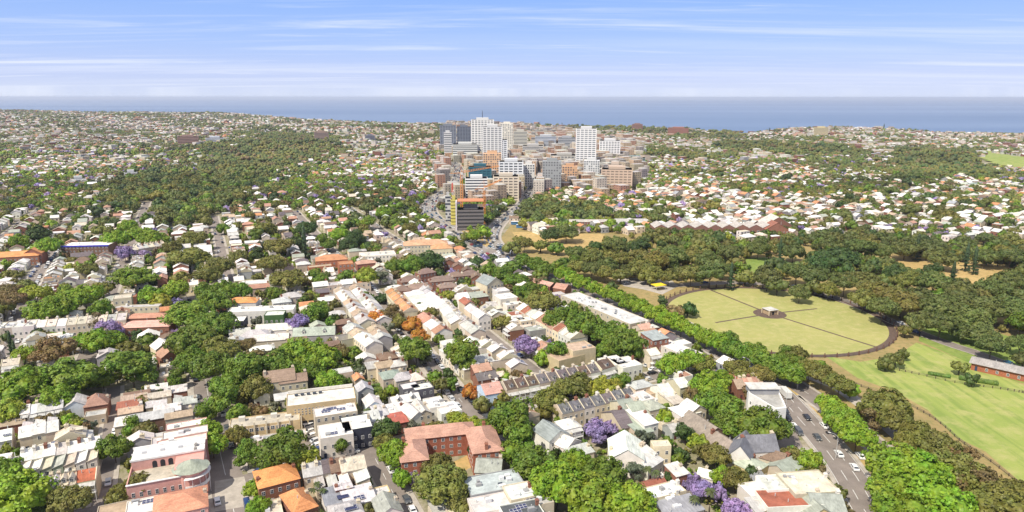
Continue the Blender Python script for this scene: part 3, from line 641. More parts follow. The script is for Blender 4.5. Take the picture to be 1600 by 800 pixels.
    if bands:
        for i in range(1, bands+1):
            m = MB(); e = 0.35; zz = i*h/(bands+0.0) - h/(bands)*0.35; m.box(-w/2-e, w/2+e, -d/2-e, d/2+e, zz, zz+0.35, bottom=True); m.build('balcony_band', M_TRIM, root, color=WCOL['white'])
    if occ:
        px, py = rect_pts(x, y, w, d, rz, 1.0, 0.4); mark(px, py, 1)
        if wing:
            dx, dy = -w/2+wing[0]/2, d/2+wing[1]/2; px, py = rect_pts(x+dx*math.cos(rz)-dy*math.sin(rz), y+dx*math.sin(rz)+dy*math.cos(rz), wing[0], wing[1], rz); mark(px, py, 1)
    rk = {'flat': 'flat %s roof', 'gx': '%s pitched roof', 'gy': '%s gabled roof', 'hip': '%s hipped roof', 'skil': '%s sloping roof'}[kind] % roof
    reg(root, base or ('%s %s with %s' % (wall, {'terrace_house': 'terrace', 'cottage': 'cottage'}.get(name, name.replace('_', ' ')), rk)), x, y, h, cat, group, own)
    if name == 'terrace_house': NHOUSE[0] += 1
    return root
def B(u, v, w, d, h, kind='flat', wall='white', roof='white', rot=0.0, base=True, **k):
    """building whose roof centre was surveyed at column u, row v"""
    x, y = P(u, v, h)
    return house(x, y, GA + R(rot), w, d, h, kind, wall=wall, roof=roof, **k)
def row(u0, v0, u1, v1, n, d, h, kind, walls, roofs, flip=False, **k):
    """a row of n terraces; (u0,v0)-(u1,v1) is the surveyed ridge / roof middle line at height h"""
    a = P(u0, v0, h); b = P(u1, v1, h); L = math.dist(a, b); w = L/n; rz = math.atan2(b[1]-a[1], b[0]-a[0]) + (math.pi if flip else 0)
    for i in range(n):
        f = (i+0.5)/n; kk = {q: (r() if callable(r) else r) for q, r in k.items()}
        house(a[0]+(b[0]-a[0])*f, a[1]+(b[1]-a[1])*f, rz, w, d, h + rnd.uniform(-.25,.25), kind if isinstance(kind, str) else rnd.choice(kind), wall=rnd.choice(walls), roof=rnd.choice(roofs), **kk)
# ---------------------------------------------------------------- surveyed buildings, front to back
g1 = 'terrace houses of the inner suburb'
r01 = lambda a, b: (lambda: rnd.randint(a, b))
WG = (2.6, 6.0, 4.6)
# -- left corner block
def hotel():
    x, y = P(262, 716, 10); root = empty('corner_hotel', (x, y, 0), GA - R(3)); pk = (0.60, 0.33, 0.28)
    root['category'] = 'hotel'
    w, d, h = 21, 19, 9.5
    m = MB(); m.box(-w/2, w/2, -d/2, d/2, 0, h-2.6)
    m.box(-w/2, -w/2+.3, -d/2, d/2, h-2.6, h-1.4); m.box(-w/2+.3, w/2-6, -d/2, -d/2+.3, h-2.6, h-1.6)
    m.box(-w/2+.3, w/2, 1.0, d/2, h-2.6, h+0.6); m.box(w/2-8.2, w/2, -d/2+2, 1.0, h-2.6, h)
    m.build('wall', M_WALL, root, color=pk)
    m = MB(); m.box(-w/2+.2, w/2+.1, 1.2, d/2-.1, h+0.6, h+.72); m.box(-w/2-.05, w/2+.1, d/2-.3, d/2+.05, h+.6, h+1.3, 1); m.box(-w/2, w/2+.1, 0.9, 1.2, h+.6, h+1.2, 1); m.box(-w/2, w/2, (1+d/2)/2-.15, (1+d/2)/2+.15, h+.72, h+1.2, 1)
    m.build('roof', [M_FLAT, M_WALL], root, color=(0.78,0.76,0.73))
    m = MB(); m.box(-w/2+.3, w/2-8.2, -d/2+.3, 1.0, h-2.6, h-2.5); m.build('terrace_deck', M_FLAT, root, color=(0.50,0.45,0.36))
    m = MB(); m.box(-w/2-.1, w/2-6, -d/2-.25, -d/2+.35, h-1.6, h-1.35); m.build('coping', M_WHITE, root)
    for i in range(4):
        ax = -3.8 + i*2.25; m = MB(); n = 8
        pts = [(ax-.7, h-2.45), (ax+.7, h-2.45), (ax+.7, h-.8)] + [(ax+.7*math.cos(t*math.pi/n), h-.8+.7*math.sin(t*math.pi/n)) for t in range(1, n)] + [(ax-.7, h-.8)]
        m.add([(p, 0.985, z) for p, z in pts], [tuple(range(len(pts)))]); m.build('arch_window', M_DARK, root)
    for j, z in ((0, 1.6), (1, 4.6)):
        for i in range(7): link('window', W_MESH, root, (-w/2+1.6+i*2.1, -d/2, z), 0, None, (0.9, 1, 1.6))
    for j in range(6): link('window', W_MESH, root, (w/2, -d/2+4+j*2.6, 5.0), math.pi/2, None, (0.9,1,1.6)); link('window', W_MESH, root, (-w/2, -d/2+2+j*2.9, 4.6), -math.pi/2, None, (0.9,1,1.6))
    # corner with faceted turret roof and curved balcony
    cx, cy = w/2-3.6, -d/2+3.2; m = MB(); n = 12
    ring = [(cx+4.6*math.cos(2*math.pi*i/n), cy+4.2*math.sin(2*math.pi*i/n)) for i in range(n)]
    m.prism(ring, 0, h-0.6); m.build('corner_bay', M_WALL, root, color=pk)
    m = MB(); r2 = [(cx+5.5*math.cos(2*math.pi*i/n), cy+5.1*math.sin(2*math.pi*i/n), h-.6) for i in range(n)]; m.add(r2+[(cx,cy,h+1.9)], [(i,(i+1)%n,n) for i in range(n)]); m.add(r2, [tuple(range(n-1,-1,-1))])
    m.build('turret_roof', M_METAL, root, color=(0.34,0.37,0.29))
    m = MB()
    for z0, z1, r in ((4.0,4.2,6.0),(4.2,5.0,5.95),(h-2.2,h-2.0,6.4)):
        r -= .9; a = [(cx+r*math.cos(R(t)), cy+r*math.sin(R(t))) for t in range(-110, 41, 15)]; b = [(cx+(r-.15 if z1-z0 > .5 else 4.5)*math.cos(R(t)), cy+(r-.15 if z1-z0 > .5 else 4.2)*math.sin(R(t))) for t in range(40, -111, -15)]
        m.prism(a+b, z0, z1)
    for t in range(-110, 41, 25): m.box(cx+5.0*math.cos(R(t))-.07, cx+5.0*math.cos(R(t))+.07, cy+5.0*math.sin(R(t))-.07, cy+5.0*math.sin(R(t))+.07, 0, h-2.2)
    m.build('curved_balcony', M_WHITE, root)
    for i in range(3): link('roof_unit', AC_MESH, root, (-7+i*5.2, 5.5, h+.72), 0, (0.5,0.5,0.5), (1.2,1,0.8))
    for i in range(2): link('chimney', C_MESH, root, (w/2-2.5, 1.5+i*3, h-.2), 0, (0.3,0.28,0.26), (.8,.8,1.8))
    px, py = rect_pts(x, y, w+4, d+4, GA); mark(px, py, 1)
    reg(root, '', x, y, h, 'hotel', own='pink rendered corner hotel with white roof, arches and green turret roof')
hotel()
B(285,688, 15,5.5, 9.5,'flat','pink','white', name='flat_roofed_shop', cat='shop', units=2, sides='f')
B(290,675, 14,5.5, 9.0,'flat','sand','white', name='flat_roofed_shop', cat='shop', units=2, sides='f')
B(292,662, 13,5.0, 8.5,'flat','pink','white', name='flat_roofed_shop', cat='shop', units=1, sides='f')
B(255,687, 7,6, 7.5,'flat','sand','pale grey', name='flat_roofed_shop', cat='shop', units=2)
B(238,651, 14,6, 5.5,'skil','tan' if 0 else 'brown brick','pale grey', name='workshop', cat='workshop', chim=0, sides='f', rh=.6)
B(195,660, 6,6, 4.5,'skil','cream','white', name='cottage', cat='house', chim=0)
for (u,v,w,rf,wl) in ((205,641,8,'tan','sand'),(202,634,8,'rust red','brick'),(210,624,9,'tan','cream'),(215,616,9,'brown','brick'),(245,631,7,'pale grey','cream'),(262,640,9,'white','cream'),(280,648,9,'tan','sand'),(250,617,8,'cream','sand'),(275,610,8,'pale grey','brick'),(245,605,8,'white','cream'),(290,628,8,'pale grey','white')):
    B(u,v,w,5.2,5.5,'skil' if rnd.random()<.5 else 'gx',wl,rf,name='terrace_house',group=g1,wing=WG if rnd.random()<.4 else None)
B(283,783, 14,12, 6,'hip','pink','terracotta', name='shop_house', cat='shop', chim=1, rh=2.6, roofc=(0.58,0.27,0.17), own='salmon tiled hipped roof building directly in front of the pink hotel')
B(222,790, 8,8, 6,'flat','white','white', name='flat_roofed_shop', cat='shop', units=2, solar=1)
B(180,797, 9,8, 5.5,'flat','sand','tan', name='flat_roofed_shop', cat='shop')
# -- left terraces
B(135,743, 6.2,8,6.2,'gx','cream','rust red',name='terrace_house',rot=-2,party=True,chim=0,veranda=True,roofc=(0.46,0.13,0.06),own='white end terrace with rust red corrugated roof beside the narrow lane',group=g1)
row(73,757,121,747,4,7.5,6.2,'gx',['white','cream'],['white','cream'],dormer=1,party=True,veranda=True,group=g1)
row(40,765,70,758,2,7.5,6.0,'gx',['white'],['white'],dormer=1,veranda=True,group=g1)
row(36,712,157,690,7,8.5,6.6,'gx',['cream','white','sand','sage'],['white','pale grey','white'],wing=(2.8,7,5.6),solar=lambda: rnd.choice([0,0,0,1]),flip=True,group=g1)
row(-30,735,30,722,4,8,6.4,'gx',['cream','white'],['white','pale grey'],wing=(2.8,6,5.2),flip=True,group=g1)
row(32,676,92,664,3,9,6.0,'gx',['white','cream'],['white'],chim=0,group=g1,wing=WG)
row(-30,688,20,678,2,9,6.0,'gx',['grey','white'],['pale grey','white'],chim=0,group=g1,solar=1)
row(35,642,100,631,5,8,6.0,'gx',['sand','cream','white'],['pale grey','white'],veranda=True,group=g1)
B(120,631, 9,8,5,'gy','white','pale grey',name='cottage',cat='house',chim=1,wallc=(0.62,0.66,0.68)); B(152,627, 8,9,5,'hip','brick','brown',name='cottage',cat='house',rh=3.2,roofc=(0.34,0.2,0.15)); B(150,645,7,5,4,'flat','sand','pale grey',name='cottage',cat='house')
B(20,660, 8,6,4,'skil','brick','tan',name='cottage',cat='house')
row(-40,640,10,630,3,8,6,'gx',['white','cream'],['white','grey'],group=g1)
# -- beige hall
def hall():
    x, y = P(502, 617, 10); root = empty('assembly_hall', (x, y, 0), GA - R(8)); w, d, h = 25, 11, 9.5; bc = (0.56,0.43,0.25)
    wall_mesh('flat', w, d, h, 0).build('wall', M_WALL, root, color=bc); roof_mesh('flat', w, d, h, 0, 0).build('roof', M_FLAT, root, color=(0.70,0.67,0.60))
    wall_mesh('flat', 24, 8, 6, 0).build('front_wing', M_WALL, root, (-20, -6.5, 0), color=bc); roof_mesh('flat', 24, 8, 6, 0, 0).build('front_wing_roof', M_FLAT, root, (-20,-6.5,0), color=(0.52,0.47,0.38))
    for i in range(7): MB().box(-.22,.22,-.3,.3,0,7.4).build('pilaster', M_WALL, root, (-31.5+i*4, -10.7, 0), color=(0.62,0.54,0.40))
    for i in range(9):
        for j in range(3): link('window', W_MESH, root, (-9.5+i*1.25, -d/2, 7.6-j*1.0), 0, None, (0.55,1,0.55))
    for i in range(11): link('window', W_MESH, root, (-30+i*1.8, -10.5, 4.3), 0, None, (1.4,1,1.4))
    for i in range(5): link('skylight', SK_MESH, root, (-9+i*2.2, 3.2, h), 0, None, (1.3,1.0,.5))
    m = MB()
    for i in range(6): m.box(-9+i*3.9, -5.6+i*3.9, -d/2-.06, -d/2, 0.3, 2.8)
    m.build('garage_opening', M_DARK, root)
    MB().box(-12,12,-.2,.2,0,1.2).build('roof_parapet', M_WALL, root, (0, 5.3, h), color=(0.7,0.66,0.58))
    for (a,b,c) in ((-28,-5,1.6),(-22,-6,1.2),(-17,-5,1.4),(-12,-7,1.0)): link('roof_unit', AC_MESH, root, (a,b,5.7), 0, (0.55,0.52,0.46), (2.2,1.6,c))
    px, py = rect_pts(x, y, w, d, GA-R(8)); mark(px, py, 1); c = P(432, 652, 6); px, py = rect_pts(c[0], c[1], 26, 9, GA-R(8)); mark(px, py, 1)
    reg(root, '', x, y, h, 'hall', own='long beige flat roofed hall with white roof and a lower pillared wing')
hall()
B(430,681, 21,4.5, 3.2,'flat','sand','pale grey',rot=-6,name='covered_walkway',cat='shelter',units=3,own='low curved grey canopy building in front of the beige hall',door=False)
B(524,640, 15,7.5, 9,'flat','cream','white',rot=-4,name='apartment_building',cat='apartments',units=2,solar=4,sides='fr',own='cream apartment block with solar panels on its white roof')
B(524,671, 11,10, 8,'flat','white','white',rot=-4,name='corner_shop',cat='shop',units=2,solar=1,own='white corner shop with flat roof beside the navy shop')
B(557,659, 10,11, 8,'flat','navy','white',rot=-4,name='corner_shop',cat='shop',units=1,own='navy fronted two storey shop with white roof')
# houses before the cross street
B(487,733, 5.5,8.5,6,'gx','cream','pale grey',group=g1,wing=WG,rot=178); B(506,729, 5.5,8.5,6,'gx','sand','slate',group=g1,wing=WG,sky=1,rot=178); B(527,726, 4.6,8.5,6,'gx','brick','brown',group=g1,sky=1,wing=WG,rot=178)
B(550,724, 7.5,8.5,6,'gx','cream','cream',group=g1,wing=(4,6,5),rot=178); B(536,760,5,6,5,'skil','brick','white',group=g1,rot=178)
B(432,742, 12,11,6.5,'hip','brick','orange',rot=4,name='brick_house',cat='house',chim=2,rh=3,roofc=(0.62,0.27,0.10),own='two storey brick house with bright orange hipped tile roof')
B(467,782, 7,12,5,'hip','brick','orange',rot=12,name='brick_house',cat='house',rh=2.6,roofc=(0.60,0.26,0.11),own='small orange hipped roof house in front of the big one')
B(415,795, 9,8,4,'flat','cream','cream',name='shed_roofed_annex',cat='house',units=2)
B(527,775, 8,8,4.5,'skil','white','grey',name='cottage',cat='house',solar=3); B(560,775,9,8,4.5,'skil','white','white',name='cottage',cat='house',solar=1); B(585,768,9,4,4,'flat','yellow','white',name='cottage',cat='house')
B(540,795,9,7,5,'hip','white','pale grey',name='cottage',cat='house',solar=2); B(605,790,7,9,4.5,'gy','white','green grey',name='cottage',cat='house')
# mansion with tall chimneys
B(437,590, 12,8,7.5,'gx','sand','brown',rot=-4,name='mansion',cat='house',rh=3.4,chim=2,roofc=(0.30,0.215,0.16),own='brown roofed mansion with tall chimneys among green trees')
B(458,593, 11,6,6.5,'gx','sand','brown',rot=-4,name='mansion_annex',cat='house',rh=2.4,chim=1,roofc=(0.27,0.19,0.145),own='lower brown roofed annex joined beside the chimneyed mansion')
B(408,612, 6,6,5,'gy','white','pink tiled',name='cottage',cat='house',own='small pale steep roofed lodge left of the beige hall')
# brick flats in a U
def flats():
    x, y = P(705, 688, 8.5); root = empty('brick_flats', (x-1, y+1, 0), GA - R(12)); root.scale = (.93, .88, .95); bc = (0.33,0.12,0.075); rc = (0.47,0.27,0.20); h = 8.5
    for (a, b, w, d, rh) in ((-2, 8, 25, 9.0, 2.6), (-13, -4.6, 9.0, 15.4, 2.5), (12.5, -2.0, 10.5, 20, 2.8)):
        s = MB(); s.box(a-w/2, a+w/2, b-d/2, b+d/2, 0, h); s.build('wall', M_BRICK, root, color=bc)
        roof_mesh('hip', w, d, h, rh, 0.5).build('roof', M_TILE, root, (a, b, 0.0), color=jit(rc, .03))
    for j in range(3):
        z = 1.6 + j*2.7
        for i in range(5): link('window', W_MESH, root, (-7.5+i*3.0, 3.5, z), 0, None, (1.2,1,1.3))
        for i in range(3): link('window', W_MESH, root, (-16+i*3, -12.3, z), 0, None, (1.2,1,1.3)); link('window', W_MESH, root, (9.5+i*3, -12, z), 0, None, (1.2,1,1.3))
        for i in range(4): link('window', W_MESH, root, (7.25, -9.5+i*3.1, z), -math.pi/2, None, (1.2,1,1.3)); link('window', W_MESH, root, (-17.5, -10+i*3.4, z), -math.pi/2, None, (1.1,1,1.3))
    for (a, b) in ((-16, 0), (12, -11), (-8, 10), (14, 6)): link('chimney', C_MESH, root, (a, b, h+0.4), 0, (0.33,0.14,0.09), (1,1,2.4))
    px, py = rect_pts(x, y, 36, 26, GA-R(12)); mark(px, py, 1); reg(root, '', x, y, h, 'apartments', own='three storey red brick flats in a U shape under pinkish tiled hip roofs')
flats()
sheet('flats_lawn', [(708,722),(722,738),(752,722),(738,708)], M_DRY, 0.01)
# grey roofs in front
B(765,727, 8,9,6,'gx','sand','green grey',rot=-30,name='gabled_house',cat='house',own='green grey gabled house between the brick flats and the trees')
B(772,752, 17,10,8,'flat','grey','pale grey',rot=-6,name='warehouse_flats',cat='apartments',units=6,sky=2,roofc=(0.46,0.51,0.50),own='pale green grey flat roofed block in front of the red brick flats')
B(812,766, 8,8,8.5,'flat','cream','white',rot=-6,name='rooftop_house',cat='house',units=3); B(838,776,8,8,8,'flat','sand','pale grey',rot=-6,name='rooftop_house',cat='house',units=3,solar=1)
B(765,785, 11,8,7.5,'flat','white','white',rot=-6,name='rooftop_house',cat='house',units=2); B(815,795,11,7,8.5,'flat','white','dark grey',rot=-6,name='rooftop_house',cat='house',solar=2,units=1)
B(700,790, 10,7,4,'skil','sand','pale grey',name='cottage',cat='house'); B(725,797,9,6,5,'flat','cream','cream',name='cottage',cat='house',units=1)
# -- centre cluster
C_ = lambda *a, **k: B(*a, **k, group='small pale houses between the flats and the hall')
C_(660,603, 8,6,6.5,'flat','charcoal','white',name='town_house',units=1); C_(640,602,7,6,6.5,'flat','charcoal','white',name='town_house'); C_(632,623,11,7,4.5,'gx','grey','white',name='town_house',dormer=2,chim=0)
C_(645,643, 6,10,5.5,'gy','white','white',name='town_house',rot=10); C_(658,638,5,10,6,'gy','sand','pale grey',name='town_house'); C_(680,628,7,9,7,'flat','white','white',name='town_house',units=3)
C_(700,636, 8,9,6.5,'flat','white','white',name='town_house',units=2); C_(622,655,6,7,4.5,'skil','brick','rust red',name='town_house',chim=0,roofc=(0.45,0.13,0.09)); C_(612,640,9,6,5,'skil','cream','white',name='town_house',units=2)
C_(582,628, 6,8,6,'gy','pale blue','white',name='town_house'); C_(593,643,5,8,5.5,'skil','sand','pale grey',name='town_house'); C_(580,650,5,9,6,'gx','grey','pale grey',name='town_house'); C_(592,662,5,6,5,'skil','white','white',name='town_house')
C_(569,606, 6,7,6,'gy','grey','pale grey',name='town_house'); C_(612,585,9,8,6.5,'hip','sand','green grey',name='town_house',rh=2); C_(630,588,8,8,6.5,'hip','sand','pale grey',name='town_house',rh=2); C_(650,590,6,6,6,'hip','cream','cream',name='town_house',rh=2.5)
C_(600,570,7,7,6,'gx','cream','tan',name='town_house'); C_(620,568,7,7,6,'hip','cream','pale grey',name='town_house'); C_(583,572,6,6,5,'skil','cream','pale grey',name='town_house'); C_(605,556,8,8,6.5,'hip','brick','brown',name='town_house'); C_(622,553,7,7,6.5,'flat','sand','white',name='town_house',units=1)
C_(560,590,4,6,4,'gy','sand','orange',name='town_house'); C_(725,657,5,5,4,'flat','white','white',name='town_house')
# -- long slate terrace and the row in front
B(766,607, 7.5,10,7,'gx','pale blue','pink tiled',rot=-2,chim=1,own='corner terrace with pale walls and pink tiled roof, left end of slate row',group=g1,sides='fl')
row(785,604,930,575,9,9,7,'gx',['cream','sand','white'],['slate','dark brown','slate'],dormer=1,party=True,veranda=True,chim=1,group=g1,wing=WG)
row(930,574,950,568,1,9,7.2,'gx',['white'],['dark brown'],dormer=1,party=True,veranda=True,group=g1)
B(958,563, 10,10,7.5,'flat','white','white',units=3,name='corner_shop',cat='shop'); B(978,565,10,11,7.5,'flat','white','white',units=4,name='corner_shop',cat='shop',sky=1)
row(870,640,985,613,7,8.5,6.5,'gx',['cream','white','sand'],['slate','dark grey','dark grey','slate'],dormer=1,party=True,group=g1,chim=1)
B(888,662, 7,7,6,'hip','white','white',name='cottage',cat='house',rh=2.2,veranda=True,own='white cottage with white hipped roof left of the front jacaranda')
B(862,675, 9,10,6,'gy','white','grey',rot=8,name='chapel',cat='chapel',chim=0,own='grey gabled chapel roof behind the street trees'); B(885,690,8,7,4.5,'gy','white','white',rot=20,name='cottage',cat='house'); B(905,705,9,5,4,'skil','sand','pale grey',name='cottage',cat='house')
for (u,v,w,d,h,k,wl,rf) in ((1003,618,7,8,7.5,'flat','white','white'),(975,637,6,14,6,'gx','cream','green grey'),(1018,632,7,8,7,'hip','sand','green grey'),(965,655,5,14,5,'gx','cream','slate'),(990,640,6,13,6,'gx','white','green grey'),(1003,652,6,12,6.5,'skil','white','white'),(995,665,6,12,5,'skil','sand','green grey'),
    (1000,600,9,7,6,'hip','sand','pale grey'),(1025,608,9,6,4.5,'flat','beige','tan'),(1035,612,5,14,5,'gx','white','white'),(1050,622,6,10,5,'skil','cream','cream'),(1070,640,9,8,6,'hip','white','white'),(1083,636,7,7,6.5,'gy','cream','white'),(1060,598,5,9,5,'gx','cream','white')):
    B(u,v,w,d,h,k,wl,rf,name='town_house',group='small houses behind the white villa',units=1 if k=='flat' else 0)
# white villa
B(978,702, 11,13,6.5,'gy','white','white',rot=-30,name='villa',cat='house',chim=2,rh=3.5,own='white villa with steep white gables by the brick alley'); B(1000,712,9,8,5,'gx','white','white',rot=28,name='villa_annex',cat='house',own='white lower annex joined in front of the steep white villa')
B(1015,722, 9,5,4.5,'skil','white','pale grey',rot=20,name='villa_annex',cat='house'); B(1058,735,5,6,4.5,'skil','brick','white',name='garden_studio',cat='shed',own='tiny brick studio with white roof beside the alley')
B(1033,692, 6,4,7,'flat','cream','cream',rot=-20,name='garden_tower',cat='house',own='pale boxy garden house at the head of the brick alley')
B(1052,668,5,6,3,'gx','grey','pale grey',name='garden_shed',cat='shed'); B(1042,655,7,5,3,'flat','cream','cream',name='garden_shed',cat='shed'); B(1105,740,5,5,3.5,'gy','white','white',rot=35,name='garden_shed',cat='shed',own='little white gabled garden shed beside the mauve jacaranda')
row(1087,660,1150,690,4,9,5.5,'gx',['brown brick'],['tan','brown'],group='brick railway terraces',chim=1,flip=True) if 0 else None
x0, y0 = P(1098,664,5)
house(x0, y0, GA+R(90)+R(0), 15, 10, 4.5,'gx',wall='brown brick',roof='tan',name='old_warehouse',cat='warehouse',rh=3.0,chim=0,roofc=(0.30,0.25,0.20),own='old brown corrugated gabled shed between gardens and big trees')
x0, y0 = P(1133,690,5)
house(x0, y0, GA+R(90), 11, 9, 4.0,'gx',wall='brick',roof='tan',name='old_warehouse',cat='warehouse',rh=2.8,chim=1,roofc=(0.33,0.27,0.22),own='weathered brown gabled brick shed behind the twin gabled grey house')
# twin gabled house
B(1160,702, 7.5,12,6.5,'gy','white','dark grey',rot=-52,name='gabled_house',cat='house',rh=4.2,chim=0,roofc=(0.20,0.20,0.22),own='white house with steep dark grey gable facing the garden'); B(1182,696, 12,8,6.5,'gx','white','dark grey',rot=-20,name='gabled_house',cat='house',rh=4.0,chim=2,roofc=(0.20,0.20,0.22),own='dark grey roofed wing with two white chimneys behind the steep gable')
B(1173,724, 8,8,5,'hip','yellow','green grey',rot=15,name='cottage',cat='house',roofc=(0.45,0.49,0.38)); B(1208,712,7,8,4.5,'gy','cream','brown',rot=30,name='cottage',cat='house'); B(1225,728,9,8,4,'gx','sand','green grey',rot=15,name='cottage',cat='house')
# white wedge
def wedge():
    pts = [P(1168,608,9), P(1212,603,9), P(1229,640,9), P(1213,642,9), P(1170,616,9)]; cx = sum(p[0] for p in pts)/5; cy = sum(p[1] for p in pts)/5
    root = empty('wedge_building', (cx, cy, 0)); q = [(a-cx, b-cy) for a, b in pts]
    m = MB(); m.prism(q, 0, 9); m.build('wall', M_WALL, root, color=(0.78,0.77,0.75))
    def sc(k): return [(a*k, b*k) for a, b in q]
    m = MB(); n = 5; o = q; i_ = sc(0.93); m.add([(a,b,9) for a,b in o]+[(a,b,9) for a,b in i_]+[(a,b,9.9) for a,b in o]+[(a,b,9.9) for a,b in i_],
        [(k,(k+1)%n,(k+1)%n+10,k+10)[::-1] for k in range(n)]+[(k+5,(k+1)%n+5,(k+1)%n+15,k+15) for k in range(n)]+[(k+10,(k+1)%n+10,(k+1)%n+15,k+15)[::-1] for k in range(n)]); m.build('parapet', M_WHITE, root)
    m = MB(); m.prism([(a,b) for a,b in i_], 9.0, 9.06); m.build('roof', M_FLAT, root, color=(0.42,0.41,0.38))
    a = P(1190,605,10.5); m = MB(); m.box(-5.5,5.5,-2.6,2.6,9.06,11.4); m.build('penthouse', M_WALL, root, (a[0]-cx, a[1]-cy-1, 0), GA-R(25), color=(0.30,0.30,0.31)); m = MB(); m.box(-6,6,-3.1,3.1,11.42,11.7,bottom=True); m.build('penthouse_roof', M_FLAT, root, (a[0]-cx, a[1]-cy-1, 0), GA-R(25), color=(0.62,0.60,0.55))
    # windows along the west face
    p0, p1 = q[4], q[3]; L = math.dist(p0, p1); ang = math.atan2(p1[1]-p0[1], p1[0]-p0[0])
    for j in range(2):
        for i in range(int(L/2.6)): f = (i+.5)/int(L/2.6); link('window', W_MESH, root, (p0[0]+(p1[0]-p0[0])*f, p0[1]+(p1[1]-p0[1])*f, 3+j*3.2), ang, None, (.8,1,1.2))
    px, py = rect_pts(cx, cy, 22, 22, 0); mark(px, py, 1); reg(root, '', cx, cy, 9, 'building', own='white angular wedge shaped building on the avenue with grey rooftop cabin')
wedge()
for k in range(5): B(1152+k*7,600-k*1.2,3.6,9,5,'gx','brick','terracotta' if k%2 else 'tan',rot=-18,name='terrace_house',group=g1,chim=1)
B(1140,590,8,8,5,'hip','yellow','rust red',name='cottage',cat='house',own='cottage with red roof between tree crowns behind the wedge building')
# bottom right cluster
B(1236,776, 18,9,7,'flat','white','rust red',rot=-20,name='rooftop_block',cat='apartments',chim=1,roofc=(0.38,0.13,0.08),own='white walled block with large brick red roof at the front right')
B(1262,752, 14,12,8,'flat','sand','cream',rot=-18,name='rooftop_block',cat='apartments',units=1,own='large cream flat roofed block beside the avenue'); B(1220,752,12,8,7.5,'flat','white','white',rot=-18,name='rooftop_block',cat='apartments',units=5,sky=2)
B(1288,783, 9,10,6,'gx','cream','green grey',rot=-30,name='gabled_house',cat='house',chim=1); B(1272,795,9,8,5,'gy','yellow','green grey',rot=-15,name='cottage',cat='house')
B(1185,765, 8,9,6,'flat','white','white',rot=-12,name='town_house',cat='house',units=2); B(1196,790,9,7,5,'skil','white','pale grey',rot=-12,name='town_house',cat='house'); B(1180,745,5,5,4,'gx','grey','grey',name='garden_shed',cat='shed')
B(1035,765, 13,6,6.5,'flat','cream','white',rot=-2,name='apartment_building',cat='apartments',units=4,own='white roofed cream apartments right of the bright plane trees'); B(1033,780,13,5,6,'flat','cream','grey',rot=-2,name='apartment_building',cat='apartments',units=4,own='grey roofed cream apartments in the front row by the plane trees')
B(1062,793, 12,7,5.5,'skil','cream','grey',rot=-2,name='town_house',cat='house',units=2); B(1020,755,8,4,4,'gx','cream','rust red',name='cottage',cat='house')
# -- warehouse strip by the avenue
def strip(u0, v0, u1, v1, d, h, kind, wl, rf, name, cat, own, **k):
    a = P(u0,v0,h); b = P(u1,v1,h); L = math.dist(a,b); return house((a[0]+b[0])/2,(a[1]+b[1])/2, math.atan2(b[1]-a[1],b[0]-a[0])+math.pi, L, d, h, kind, wall=wl, roof=rf, name=name, cat=cat, own=own, **k)
strip(890,458,1000,503,13,6,'flat','sand','white','long_warehouse','warehouse','long white flat roofed warehouse running beside the avenue trees',units=14,sky=8,dense=.5,chim=0,roofc=(0.60,0.59,0.57))
B(1005,512,7,9,7,'gx','sand','pink tiled',rot=0,name='shop_house',cat='shop'); B(1014,520,6,9,7,'gx','cream','terracotta',name='shop_house',cat='shop')
B(1023,525, 9,10,9,'skil','brick','grey',name='brick_shop',cat='shop',sides='flr',own='three storey brick and white shop at the end of the warehouse')
strip(1035,533,1092,556,9,6,'flat','white','white','row_shop','shop','row of white roofed shops behind lime green trees by the avenue',units=9,sky=2,dense=.6,chim=0)
strip(870,447,888,450,9,5,'gx','brick','terracotta','long_brick_shop','shop','brick building with long pink roof at the warehouse end',chim=0)
strip(832,438,865,446,7,5,'gx','brick','pink tiled','row_shop','shop','long low pink tiled roof among avenue trees above the terraces',chim=0)
# -- terraces between the lane and the avenue
B(765,440, 12,13,9,'gy','cream','grey',rot=10,name='tall_gabled_hall',cat='hall',own='tall cream gabled hall behind the avenue trees with grey roof'); B(742,462,14,9,5,'skil','brick','green grey',name='brick_hall',cat='hall',own='brick hall with sloped green grey roof left of the cream hall')
for (u,v,w,d,h,k,wl,rf) in ((790,462,11,11,8,'flat','white','white'),(783,452,8,8,7.5,'flat','white','white'),(800,472,10,9,6,'flat','white','white'),(722,463,6,9,7,'gx','white','white'),(730,472,6,10,7,'gy','cream','rust red'),(740,484,7,10,7,'gy','cream','pale grey'),(752,492,7,10,7.5,'gy','white','white'),
        (812,488,13,7,6,'flat','white','rust red'),(826,497,12,7,6,'flat','cream','white'),(803,497,11,8,6,'flat','white','white'),(838,512,11,7,5,'flat','grey','green grey'),(770,476,6,6,4,'skil','cream','pale grey')):
    B(u,v,w,d,h,k,wl,rf,name='town_house',group='town houses between lane and avenue',units=2 if k=='flat' else 0)
row(818,480,905,528,10,10,6.5,'gx',['white','cream','sand'],['rust red','white','pale grey','white','terracotta'],chim=1,group=g1,party=True)
B(892,552, 20,9,6,'flat','beige','tan',rot=8,name='tan_hall',cat='hall',chim=0,sides='',own='windowless tan walled hall behind the long slate terrace'); B(905,540,12,10,8.5,'flat','beige','tan',rot=0,name='tan_hall',cat='hall',sides='',units=2,own='taller tan walled building with black skylight behind the slate terrace')
row(648,440,748,520,13,8,5.5,'gx',['white','cream','sand'],['white','white','pale grey'],chim=1,group=g1)
